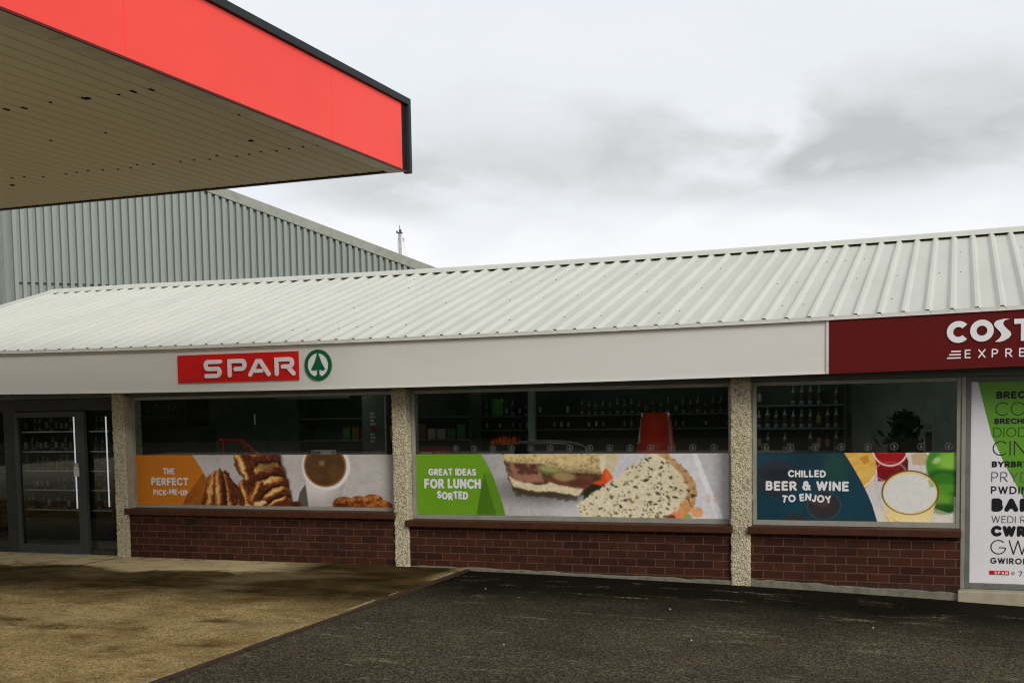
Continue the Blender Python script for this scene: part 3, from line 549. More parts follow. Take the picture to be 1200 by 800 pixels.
def arc(cx, cz, rx, rz, a0, a1, n=8): return [(cx + rx * math.cos(math.radians(a0 + (a1 - a0) * i / n)), cz + rz * math.sin(math.radians(a0 + (a1 - a0) * i / n))) for i in range(n + 1)]
FONT = {      # centre lines of each letter in a box one unit high: (width, strokes)
 'A': (.84, [[(0, 0), (.42, 1)], [(.42, 1), (.84, 0)], [(.15, .32), (.69, .32)]]), 'B': (.62, [[(0, 0), (0, 1)], [(0, 1), (.33, 1)] + arc(.33, .76, .24, .24, 90, -90) + [(0, .52)], [(.0, .52)] + arc(.34, .26, .28, .26, 90, -90) + [(0, 0)]]),
 'C': (.84, [arc(.5, .5, .5, .5, 45, 315, 18)]), 'D': (.80, [[(0, 0), (0, 1)], [(0, 1), (.30, 1)] + arc(.30, .5, .5, .5, 90, -90, 14) + [(0, 0)]]), 'E': (.56, [[(0, 0), (0, 1)], [(0, 1), (.56, 1)], [(0, 0), (.56, 0)], [(0, .52), (.50, .52)]]),
 'F': (.54, [[(.54, 1), (0, 1), (0, 0)], [(0, .50), (.48, .50)]]), 'G': (.94, [arc(.5, .5, .5, .5, 48, 345, 18) + [(.96, .46), (.56, .46)]]), 'H': (.72, [[(0, 0), (0, 1)], [(.72, 0), (.72, 1)], [(0, .52), (.72, .52)]]), 'I': (.0, [[(0, 0), (0, 1)]]),
 'J': (.40, [[(.40, 1), (.40, .22)] + arc(.20, .22, .20, .22, 0, -160)]), 'K': (.66, [[(0, 0), (0, 1)], [(.62, 1), (.03, .42)], [(.20, .58), (.66, 0)]]), 'L': (.52, [[(0, 1), (0, 0), (.52, 0)]]), 'M': (.92, [[(0, 0), (0, 1)], [(0, 1), (.46, .30)], [(.46, .30), (.92, 1)], [(.92, 1), (.92, 0)]]),
 'N': (.76, [[(0, 0), (0, 1)], [(0, 1), (.76, 0)], [(.76, 0), (.76, 1)]]), 'O': (1.0, [arc(.5, .5, .5, .5, 0, 360, 24)]), 'P': (.60, [[(0, 0), (0, 1)], [(0, 1), (.32, 1)] + arc(.32, .72, .28, .28, 90, -90) + [(0, .44)]]), 'R': (.66, [[(0, 0), (0, 1)], [(0, 1), (.34, 1)] + arc(.34, .73, .28, .27, 90, -90) + [(0, .46)], [(.30, .44), (.66, 0)]]),
 'S': (.60, [arc(.32, .75, .29, .25, 35, 265, 10) + arc(.30, .25, .30, .25, 85, -150, 10)]), 'T': (.70, [[(0, 1), (.70, 1)], [(.35, 1), (.35, 0)]]), 'U': (.70, [[(0, 1), (0, .35)] + arc(.35, .35, .35, .35, 180, 360, 12) + [(.70, 1)]]), 'W': (1.16, [[(0, 1), (.29, 0)], [(.29, 0), (.58, 1)], [(.58, 1), (.87, 0)], [(.87, 0), (1.16, 1)]]),
 'X': (.72, [[(0, 0), (.72, 1)], [(0, 1), (.72, 0)]]), 'Y': (.74, [[(0, 1), (.37, .46), (.37, 0)], [(.74, 1), (.37, .46)]]), '-': (.34, [[(0, .42), (.34, .42)]]), '7': (.56, [[(0, 1), (.56, 1), (.20, 0)]]), '3': (.54, [arc(.27, .75, .27, .25, 150, -90, 10) + arc(.27, .26, .28, .26, 90, -150, 10)]),
 '&': (.80, [arc(.33, .78, .20, .22, 0, 360, 14), arc(.31, .28, .31, .28, 0, 360, 16), [(.40, .50), (.80, 0)], [(.62, .24), (.78, .46)]]),
 'r': (.34, [[(0, 0), (0, .68)], [(0, .42)] + arc(.26, .40, .26, .28, 165, 75, 5)]), 'o': (.66, [arc(.33, .34, .33, .34, 0, 360, 18)]), 'z': (.50, [[(0, .68), (.50, .68), (0, 0), (.50, 0)]]), 'e': (.64, [[(.02, .36), (.64, .36)] + arc(.33, .34, .32, .34, 4, 318, 14)]), 'n': (.54, [[(0, 0), (0, .68)], [(0, .40)] + arc(.27, .40, .27, .28, 170, 0, 8) + [(.54, 0)]]), 'f': (.40, [[(.14, 0), (.14, .80)] + arc(.34, .80, .20, .20, 180, 80, 5), [(0, .66), (.36, .66)]])}
def put_text(mb, s, x, z, cap, y, width=None, align='l', weight=0.14, gap=0.24, m=0, xs=1.0, warp=None, turn=None):
    """A line of stroke lettering; WEIGHT is the stroke as a share of the cap height."""
    w = weight * cap; h = cap - w; pos = []; t = 0.0; gp = (gap + weight) * cap
    for ch in s:
        if ch == ' ': t += .42 * cap; continue
        cw = FONT[ch][0] * h * xs; pos.append((ch, t, cw)); t += cw + gp
    total = t - gp + w; k = (width / total) if width else 1.0
    x0 = x - (total * k / 2 if align == 'c' else 0) + w * .5 * min(k, 1.2)
    for i, (ch, t, cw) in enumerate(pos):
        u = (t + cw / 2) / max(total, 1e-6); dz = warp(u) * cap if warp else 0.0; an = turn(u) if turn else 0.0
        cx, cz = x0 + k * (t + cw / 2), z + w / 2 + h / 2 + dz; ca, sa = math.cos(an), math.sin(an)
        for j, st in enumerate(FONT[ch][1]):
            P_ = []
            for a, b in st:
                q, r_ = (a * h * xs - cw / 2) * k, (b - .5) * h; P_.append((cx + q * ca - r_ * sa, cz + q * sa + r_ * ca))
            mb.stroke(P_, w, y - 0.0009 - j * .0003, y + 0.0004, m, 5)
    return x0 + total * k
def chunky(mb, s, x, z, cap, y, width, jitter=0.0, seed=1, m=0):
    """Heavy hand-cut lettering: each letter slightly turned and lifted."""
    r = random.Random(seed); ph = r.uniform(0, 6)
    put_text(mb, s, x, z, cap, y, width, 'c', .235, .12, m, 1.0, (lambda u: jitter * (math.sin(u * 9 + ph) + .5 * math.sin(u * 23 + ph))), (lambda u: jitter * 1.1 * math.cos(u * 9 + ph)))

YF = -0.362
# red shop sign
ss = thing('shop_sign', (-7.53, YF, 2.09 + sag(-7.5)), 'red rectangular fascia sign with rounded pale capital letters above the first window', 'shop sign')
s0 = sag(-7.5); obj('panel', MB().box(-8.320, -6.738, YF - 0.014, YF, 2.092, 2.408), M['sign_red'], ss)
mb = MB()
for i in range(len(mb.v)): pass
x0 = -8.320; sc = (8.320 - 6.738) / (856.5 - 142.0)          # metres per unit of the drawing
def SX(u): return x0 + (u - 142) * sc
zt, zb_ = 2.345, 2.140; zm = (zt + zb_) / 2; y0, y1 = YF - 0.030, YF - 0.0145; w = 0.047; h = w / 2
def arc(cx, cz, rx, rz, a0, a1, n=8): return [(cx + rx * math.cos(math.radians(a0 + (a1 - a0) * i / n)), cz + rz * math.sin(math.radians(a0 + (a1 - a0) * i / n))) for i in range(n + 1)]
T, B = zt - h, zb_ + h; r_ = (T - zm) / 2
mb.stroke([(SX(404), T)] + [(SX(330), T)] + arc(SX(330), (T + zm) / 2, 0.030, r_, 90, 270) + [(SX(385), zm)] + arc(SX(385), (B + zm) / 2, 0.030, r_, 90, -90) + [(SX(318), B)], w, y0, y1)
mb.stroke([(SX(459), B), (SX(459), T), (SX(532), T)] + arc(SX(532), (T + zm - .01) / 2, 0.036, (T - zm + .01) / 2, 90, -90) + [(SX(494), zm - .01)], w, y0, y1)
mb.stroke([(SX(580), B), (SX(622), T - .01), (SX(640), T - .01), (SX(688), B)], w, y0, y1)
mb.stroke([(SX(607), zm - .038), (SX(648), zm - .038)], w * .9, y0 + .002, y1)
mb.stroke([(SX(734), B), (SX(734), T), (SX(808), T)] + arc(SX(808), (T + zm) / 2, 0.034, r_, 90, -90) + [(SX(770), zm)], w, y0, y1)
mb.stroke([(SX(800), zm - .012), (SX(830), B)], w, y0 + .002, y1)
obj('lettering', mb, M['pink'], ss)
em = thing('emblem_sign', (-6.495, YF, 2.08), 'round green and white tree emblem on the white fascia', 'emblem')
mb = MB(); R0 = 0.170; cx, cz = -6.495, 2.247; sx = 0.98
obj('disc', MB().disc(cx, cz, R0 - .02, YF - 0.008, YF, sx=sx), M['white'], em)
obj('ring', MB().ring(cx, cz, R0, R0 - 0.040, YF - 0.014, YF - 0.0005, sx=sx), M['green'], em)
def tree(mb, cx, cz, r, y0, y1, m=0):
    k = r; mb.prism([(cx, cz + .80 * k)][:0] + [(cx - .52 * k, cz - .30 * k), (cx - .30 * k, cz - .36 * k), (cx - .12 * k, cz - .30 * k), (cx + .12 * k, cz - .30 * k), (cx + .30 * k, cz - .36 * k), (cx + .52 * k, cz - .30 * k), (cx + .26 * k, cz + .16 * k), (cx + .03 * k, cz + .76 * k), (cx - .03 * k, cz + .76 * k), (cx - .26 * k, cz + .16 * k)], y0, y1, m)
    mb.box(cx - .085 * k, cx + .085 * k, y0, y1, cz - .84 * k, cz - .302 * k, m)
    mb.prism([(cx - .34 * k, cz - .80 * k), (cx - .087 * k, cz - .84 * k), (cx - .087 * k, cz - .60 * k)], y0, y1, m); mb.prism([(cx + .087 * k, cz - .84 * k), (cx + .34 * k, cz - .80 * k), (cx + .087 * k, cz - .60 * k)], y0, y1, m)
mb = MB(); tree(mb, cx, cz, R0, YF - 0.012, YF - 0.0085); obj('tree_mark', mb, M['green'], em)
# maroon coffee sign
cs = thing('coffee_sign', (0.5, YF, 2.0), 'long maroon fascia sign with white coffee brand lettering at the right end', 'shop sign')
obj('panel', sagbar(MB(), -1.103, 4.2, YF - 0.022, YF - 0.001, 2.000, 2.4945), M['maroon'], cs)
obj('edge', sagbar(MB(), -1.128, -1.104, YF - 0.016, YF - 0.001, 2.000, 2.4945), plain('pale_edge', (0.78, 0.72, 0.68), 0.5), cs)
mb = MB(); ya, yb = YF - 0.034, YF - 0.0225; zc = 2.347; RO, RI = 0.097, 0.044
def arcring(cx, cz, ro, ri, a0, a1, n=30):
    for i in range(n):
        t0 = math.radians(a0 + (a1 - a0) * i / n); t1 = math.radians(a0 + (a1 - a0) * (i + 1) / n)
        mb.prism([(cx + ri * math.cos(t0), cz + ri * math.sin(t0)), (cx + ro * math.cos(t0), cz + ro * math.sin(t0)), (cx + ro * math.cos(t1), cz + ro * math.sin(t1)), (cx + ri * math.cos(t1), cz + ri * math.sin(t1))], ya, yb)
arcring(0.014, zc, RO, RI, 42, 318); mb.ring(0.208, zc + .004, RO, RI, ya, yb)
sp = [(0.030, 1.0, -0.040), (-0.02, .86, 0.0), (-.035, .62, 0.0), (-0.028, .40, 0.0), (-.004, .12, 0), (0.022, -.14, 0), (.030, -.42, 0), (.012, -.68, 0), (-.018, -.90, 0), (-.040, -1.0, 0)]
sw_ = [0.052, 0.068, .074, .076, .078, .080, .080, .076, .068, .042]
c0 = 0.378
for (a, wa), (b, wb) in zip(zip(sp, sw_), list(zip(sp, sw_))[1:]):
    mb.prism([(c0 + b[0] - wb / 2, zc + b[1] * .100), (c0 + b[0] + wb / 2, zc + b[1] * .100), (c0 + a[0] + wa / 2, zc + a[1] * .100), (c0 + a[0] - wa / 2, zc + a[1] * .100)], ya, yb)
mb.box(0.470, 0.650, ya, yb, zc + 0.052, zc + 0.096); mb.box(0.525, 0.595, ya, yb, zc - 0.098, zc + 0.0515)
mb.prism([(0.635, zc - .098), (0.69, zc - .098), (0.75, zc + .02), (0.81, zc - .098), (0.865, zc - .098), (0.77, zc + .100), (0.73, zc + .100)], ya, yb)
obj('lettering', mb, M['white'], cs)
mb = MB(); ze = 2.110; x = 0.068
for ch in 'EXPRESS': put_text(mb, ch, x, ze, 0.078, YF - 0.0245, weight=.15, xs=1.05); x += 0.111
for j, (a, b) in enumerate(((-0.045, 0.035), (-0.062, 0.035), (-0.080, 0.035))): mb.box(a, b, YF - 0.027, YF - .0225, ze + 0.058 - j * 0.029, ze + 0.071 - j * 0.029)
obj('lettering', mb, M['pink'], cs)

# ------------------------------------------------------------------ printed window posters (painted into vertex colours)
def vnoise(u, v, sc, seed):
    r = np.random.RandomState(seed); g = r.rand(128, 128); x = u * sc; y = v * sc; xi = np.floor(x).astype(int); yi = np.floor(y).astype(int); fx = x - xi; fy = y - yi
    fx = fx * fx * (3 - 2 * fx); fy = fy * fy * (3 - 2 * fy); q = lambda a, b: g[a % 128, b % 128]
    return (q(xi, yi) * (1 - fx) + q(xi + 1, yi) * fx) * (1 - fy) + (q(xi, yi + 1) * (1 - fx) + q(xi + 1, yi + 1) * fx) * fy
def fbm(u, v, sc, seed, o=4):
    t = 0; a = 0.5; n = 0
    for i in range(o): t = t + a * vnoise(u, v, sc * 2 ** i, seed + i); n += a; a *= 0.55
    return t / n
def inpoly(u, v, P):
    ins = np.zeros(u.shape, bool); n = len(P)
    for i in range(n):
        x1, y1 = P[i]; x2, y2 = P[(i + 1) % n]
        c = ((y1 > v) != (y2 > v)) & (u < (x2 - x1) * (v - y1) / ((y2 - y1) if y2 != y1 else 1e-9) + x1); ins ^= c
    return ins
def C(r, g, b): return np.array(lin(r, g, b)[:3])
class Paint:
    def __init__(s, u, v, bg): s.u = u; s.v = v; s.c = np.empty(u.shape + (3,)); s.c[:] = bg
    def lay(s, mask, col):
        m = np.clip(np.asarray(mask, float), 0, 1)[..., None]; col = np.asarray(col)
        s.c = s.c * (1 - m) + col * m
    def poly(s, P, col, a=1.0, rough=0.0, seed=1, sc=0.2):
        u, v = s.u, s.v
        if rough: u = u + (fbm(u, v, sc, seed) - .5) * 2 * rough; v = v + (fbm(u, v, sc, seed + 9) - .5) * 2 * rough
        m = inpoly(u, v, P); s.lay(m * a, col); return m
    def ell(s, cx, cy, rx, ry, col, a=1.0, soft=0.06, rot=0.0):
        du = s.u - cx; dv = s.v - cy; c_, s_ = math.cos(rot), math.sin(rot); d = np.sqrt(((du * c_ + dv * s_) / rx) ** 2 + ((-du * s_ + dv * c_) / ry) ** 2); m = np.clip((1 - d) / soft + .5, 0, 1); s.lay(m * a, col); return m
    def ellring(s, cx, cy, rx, ry, w, col, a=1.0):
        d = np.sqrt(((s.u - cx) / rx) ** 2 + ((s.v - cy) / ry) ** 2); dist = np.abs(d - 1) * min(rx, ry); s.lay(np.clip((w - dist) / .5 + .5, 0, 1) * a, col)
def grade(t, stops):
    t = np.clip(t, 0, 1); xs = [q[0] for q in stops]; return np.stack([np.interp(t, xs, [q[1][i] for q in stops]) for i in range(3)], -1)
PASTRY = [(0, C(38, 13, 8)), (.3, C(110, 50, 18)), (.6, C(190, 114, 46)), (.85, C(232, 178, 98)), (1, C(250, 218, 156))]
def pastry(p, P, cx, cy, k, ph, stretch=1.0, dirn=0.0, a=1.0, seed=3, lift=0.0, freq=1.0):
    """Layered pastry: curved bands around (cx, cy), flaky noise."""
    u, v = p.u, p.v; m = inpoly(u + (fbm(u, v, .3, seed) - .5) * 3, v + (fbm(u, v, .3, seed + 5) - .5) * 3, P)
    d = np.sqrt((u - cx) ** 2 + ((v - cy) * stretch) ** 2); b = 0.5 + 0.5 * np.sin(d * k + ph + 2.4 * fbm(u, v, .11, seed + 2)); b = b ** 1.25
    t = 0.16 + .62 * b + .42 * (fbm(u, v, .55, seed + 7) - .5) * 1.6 + lift
    p.lay(m * a, grade(t, PASTRY)); return m
def seg(p, cx, cy, rx, ry, rot, seed, side=0, lift=0.0, a=1.0):
    """One rolled layer of pastry: bright flaky crest, dark underside."""
    u = p.u + (fbm(p.u, p.v, .28, seed) - .5) * 2.6; v = p.v + (fbm(p.u, p.v, .28, seed + 3) - .5) * 2.6
    c_, s_ = math.cos(rot), math.sin(rot); du, dv = u - cx, v - cy; a_ = (du * c_ + dv * s_) / rx; b_ = (-du * s_ + dv * c_) / ry; d = np.hypot(a_, b_)
    q = a_ if side else b_; fl = fbm(a_ * (3 if side else 1.2) + 7, b_ * (1.2 if side else 3) + 9, 2.2, seed + 11) - .5
    t = .47 - .56 * q - .22 * np.abs(a_ if not side else b_) ** 2 + .85 * fl + lift; m = np.clip((1 - d) / .06, 0, 1); p.lay(m * a, grade(t, PASTRY))
def roll(p, cx, cy, rx, ry, rot, seed, side=0, gain=1.0):
    """A crescent roll of pastry: lit crest, dark hollow behind it, flaky streaks round the roll."""
    u = p.u + (fbm(p.u, p.v, .16, seed) - .5) * 6; v = p.v + (fbm(p.u, p.v, .16, seed + 3) - .5) * 6
    c_, s_ = math.cos(rot), math.sin(rot); du, dv = u - cx, v - cy; a_ = (du * c_ + dv * s_) / rx; b_ = (-du * s_ + dv * c_) / ry; d = np.hypot(a_, b_); th = np.arctan2(b_, a_)
    fl = fbm(d * 5 + 3, th * 1.3 + 5, 2.6, seed + 11) - .5; q = a_ if side else b_; c0 = -.35 if side else -.70
    t = .19 + gain * (.80 * np.exp(-((q - c0) / (.34 if side else .25)) ** 2) * (1 - .35 * np.abs(b_ if side else a_))) + .62 * fl; p.lay(np.clip((1 - d) / .05, 0, 1), grade(t, PASTRY))
def soften(c, k=1, grain=.04, seed=1):
    for _ in range(k):
        for ax in (0, 1): c = (np.roll(c, 1, ax) + 2 * c + np.roll(c, -1, ax)) / 4 if True else c
    return c * (1 + grain * (np.random.RandomState(seed).rand(*c.shape[:2])[..., None] - .5) * 2)
def art_breakfast(u, v):
    p = Paint(u, v, C(204, 198, 196)); n = fbm(u, v, .07, 21)
    p.c = p.c * (0.80 + .36 * n[..., None]); p.lay(np.clip((u - 235) / 90, 0, 1) * .35, C(158, 150, 140)); p.lay((fbm(u, v, .5, 4) > .70) * .35, C(150, 140, 140))
    p.ell(135, 60, 40, 26, C(120, 108, 102), .4, 1.0)
    p.ell(120, 58, 34, 18, C(60, 30, 18), .9, .3)
    for cx_, cy_, rx, ry, ro, sd in ((72, 56, 9, 17, .40, 31), (82, 50, 9, 24, .28, 32), (145, 52, 8, 13, -.3, 38), (134, 46, 9, 17, -.2, 37), (122, 50, 8, 20, -.32, 36), (113, 45, 9, 27, -.2, 34), (94, 45, 10, 28, .16, 33), (103, 44, 8, 29, .0, 35)): roll(p, cx_, cy_, rx, ry, ro, sd, 1, .92)
    p.ell(108, 48, 1.8, 22, C(38, 15, 12), .75, .8, rot=-.08)
    for cx_, cy_, rx, ry, ro, sd in ((150, 10, 27, 22, -.15, 51), (157, 27, 25, 17, -.32, 52), (164, 40, 22, 14, -.40, 53), (169, 51, 19, 12, -.45, 54), (173, 59, 16, 9, -.45, 55)):
        p.ell(cx_ - .5, cy_ - 1.8, rx * 1.03, ry * 1.05, C(38, 14, 10), .9, .15, ro); roll(p, cx_, cy_, rx, ry, ro, sd, 0, 1.02)
    roll(p, 133, 12, 11, 20, -.35, 61, 1, 1.15); roll(p, 146, 44, 7, 15, .45, 62, 1, .85); p.ell(160, 13, 13, 4.5, C(40, 16, 12), .7, .8, -.4)
    for i in range(16): q = RNG.rand(3); p.ell(135 + 20 * q[0], 55 + 5 * q[1], 3.2, 1.6, C(240, 205, 140) if q[2] > .4 else C(120, 50, 20), .8, .6)
    # paper cup of coffee
    p.poly([(196, 44), (203, 34), (206, 62), (192, 62)], C(38, 32, 28), .85)
    m = p.poly([(200, 14), (208, 62), (239, 62), (253, 14)], C(226, 218, 216)); p.lay(m * np.clip((u - 222) / 26, 0, 1) * .55, C(120, 100, 88)); p.lay(m * np.clip((v - 42) / 18, 0, 1) * .5, C(120, 92, 88))
    p.ell(226.5, 13.5, 27, 27.5, C(240, 234, 228)); p.ell(225.5, 13, 23.6, 24.2, C(108, 72, 36)); p.lay((np.hypot((u - 225.5) / 23.6, (v - 13) / 24.2) < .98) * np.clip(.15 + fbm(u, v, .12, 55) * .9 - .2, 0, .7), C(58, 38, 18))
    p.ellring(225.5, 13, 22.6, 23.2, 1.0, C(160, 106, 52), .7); p.ell(222, 10, 3, 3, C(170, 150, 90), .5, 1)
    for (x, y, rx, ry) in ((246, 57, 13, 9), (262, 55, 11, 8), (277, 54, 13, 9), (288, 58, 11, 6), (192, 58, 6, 4)): p.ell(x, y, rx, ry, grade(.20 + .9 * (fbm(u, v, .35, int(x)) - .45) + .16 * np.exp(-((v - y + ry * .55) / 3) ** 2) + .004 * (x - 246), PASTRY), 1, .15)
    p.lay(np.clip((v - 60 + 12 * 0) / 8, 0, 1) * .4, C(60, 40, 25))
    # orange wedge, see-through where it crosses the pastry
    org = [(-2, -2), (69, -2), (74, 5), (79, 13), (84, 23), (80, 32), (72, 44), (64, 62), (-2, 62)]
    p.poly(org, C(214, 126, 18), 1.0); pas = inpoly(u, v, [(56, 62), (62, 48), (70, 38), (86, 18), (90, 28), (78, 62)]); p.lay(pas * inpoly(u, v, [(-2, -2), (69, -2), (86, 26), (80, 62), (-2, 62)]) * 1.0, grade(.12 + .55 * fbm(u, v, .25, 12), [(0, C(110, 48, 8)), (1, C(226, 132, 26))]))
    return soften(p.c, 1, .05, 1)
def art_lunch(u, v):
    p = Paint(u, v, C(216, 213, 216)); n = fbm(u, v, .05, 61); p.c = p.c * (.86 + .26 * n[..., None])
    p.lay(np.clip((200 - u) / 120, 0, 1) * .75, C(158, 152, 146)); p.ell(160, 44, 62, 16, C(84, 80, 74), .75, .9); p.lay(np.clip((v - 52) / 30, 0, 1) * np.clip((230 - u) / 80, 0, 1) * .4, C(186, 182, 178))
    # wrap paper folds at the right
    p.poly([(300, -2), (326, -2), (344, 40), (356, 75), (330, 75), (320, 30)], C(226, 224, 228), .8); p.poly([(326, -2), (332, -2), (362, 75), (354, 75)], C(240, 240, 242), .9); p.poly([(332, -2), (369, -2), (369, 75), (362, 75)], C(200, 196, 200), .9)
    for x in (345, 352): p.ell(x, 50, 2.2, 5, C(226, 160, 140), .5, .7)
    p.poly([(228, -2), (250, -2), (238, 26), (228, 20)], C(222, 205, 160), .9)
    # sandwich half seen from the side
    p.poly([(108, -1), (116, 30), (121, 44), (150, 51), (196, 50), (220, 46), (232, 30), (229, -1)], C(84, 60, 42), 1, 1.5, 5)
    m = p.poly([(117, 12), (150, 14), (160, 34), (124, 32)], C(164, 112, 94), 1, 2, 7); p.poly([(124, 11), (154, 13), (152, 25), (128, 23)], C(84, 44, 40), .9, 2.5, 8); p.lay(inpoly(u, v, [(112, 8), (230, 18), (228, 36), (116, 32)]) * (fbm(u, v, .22, 9) > .55) * .45, C(176, 128, 96))
    p.ell(168, 19, 17, 6.5, C(104, 106, 52), 1, .3, .1); p.ell(166, 17.5, 13, 3.8, C(172, 170, 116), .85, .6, .1); p.poly([(155, 28), (215, 26), (212, 40), (168, 38)], C(120, 66, 46), .9, 2, 12); p.ell(183, 27, 13, 5, C(180, 150, 100), .8, .4, .1); p.ell(200, 33, 14, 4, C(88, 50, 40), .8, .5)
    m = p.poly([(115, 26), (126, 31), (150, 37), (165, 34), (178, 37), (205, 41), (200, 49), (170, 44), (146, 44), (122, 38)], C(236, 222, 186), 1, 1.6, 14); p.lay(m * (fbm(u, v, .5, 15) > .56) * .5, C(190, 160, 104))
    p.poly([(122, 40), (146, 46), (170, 46), (200, 51), (196, 56), (160, 51), (124, 48)], C(70, 60, 44), .85, 3, 16)
    m = p.poly([(109, 2), (112, -1), (229, -1), (230, 21), (222, 23), (206, 22), (188, 22), (172, 16), (158, 12), (126, 11), (111, 9)], C(226, 200, 140), 1, 1.2, 17)
    p.lay(m * np.clip((v - 4 - (u - 110) * .09) / 9, 0, 1) * .75, C(112, 82, 44)); p.lay(m * (fbm(u, v, .42, 18) > .60) * .7, C(92, 68, 34)); p.lay(m * (fbm(u, v, .6, 19) > .62) * .6, C(246, 228, 178))
    p.poly([(205, 44), (216, 34), (228, 36), (226, 46), (212, 58), (204, 54)], C(34, 44, 20), .95, 2, 22)
    p.poly([(229, 16), (233, 18), (240, 28), (228, 37), (214, 34), (226, 30)], C(232, 84, 28), 1); p.poly([(231, 18), (239, 28), (231, 32)], C(248, 112, 44), .7); p.poly([(223, 2), (232, 1), (230, 17), (226, 24)], C(240, 226, 190), .9)
    p.c = soften(p.c, 3, 0.0)
    # seeded slice
    sl_ = [(196, 60), (205, 54), (216, 45), (229, 36), (243, 28), (254, 17), (262, 12), (276, 5), (282, -1), (300, -1), (308, 6), (318, 15), (325, 24), (331, 33), (333, 44), (330, 55), (326, 64), (318, 70), (312, 75), (203, 75)]
    m = p.poly(sl_, C(240, 229, 198), 1, 1.6, 24); p.lay(m * fbm(u, v, .22, 25) * .5, C(206, 184, 130)); p.lay(m * (fbm(u, v, .7, 26) > .6) * .5, C(250, 240, 208))
    cr = m & ~inpoly(u, v, [(196, 60), (243, 26), (276, 3), (284, -3), (300, 8), (316, 24), (324, 40), (316, 58), (306, 75), (203, 75)]); p.lay(cr * .8, grade(fbm(u, v, .3, 27), [(0, C(110, 74, 36)), (.5, C(196, 140, 74)), (1, C(236, 190, 120))]))
    p.lay(m * np.clip((u - 300) / 40, 0, 1) * .35, C(170, 130, 84)); p.lay(m * np.clip((v - 30) / 50, 0, 1) * (fbm(u, v, .3, 29) > .5) * .25, C(250, 238, 206))
    r = np.random.RandomState(5); k = 0
    while k < 230:
        x, y = 200 + 132 * r.rand(), 75 * r.rand()
        if not inpoly(np.array([x]), np.array([y]), sl_)[0]: continue
        big = r.rand() ** 3; p.ell(x, y, .8 + 2.6 * big, .6 + .9 * big + .3 * r.rand(), C(40, 32, 14) if r.rand() > .3 else C(140, 112, 50), .9, .5, -.5 + 1.6 * r.rand()); k += 1
    p.poly([(316, 52), (326, 56), (332, 44), (328, 64), (318, 73), (308, 75)], C(226, 150, 84), .6, 2, 28)
    for (x, y, rx, ry, c) in ((312, 70, 9, 5, (236, 150, 90)), (322, 72, 5, 4, (150, 170, 70)), (333, 66, 6.5, 6, (240, 166, 106)), (304, 72, 5, 3, (110, 40, 30))): p.ell(x, y, rx, ry, C(*c), .95, .25)
    p.c = p.c * (.84 + .34 * fbm(u, v, .3, 91))[..., None]
    # green panel
    gp = [(-2, -2), (81, -2), (89, 10), (97, 26), (104, 46), (109, 62), (112, 76), (-2, 76)]
    p.poly(gp, C(108, 162, 28)); p.poly([(86, 22), (96, 24), (104, 46), (109, 62), (112, 76), (100, 76)], C(94, 144, 24), .9); p.poly([(86, 22), (101, 76), (75, 76), (80, 50)], C(70, 112, 20), .9); p.lay(inpoly(u, v, gp) * np.clip((40 - v) / 40, 0, 1) * .12, C(150, 190, 70))
    return soften(p.c, 2, .05, 2)
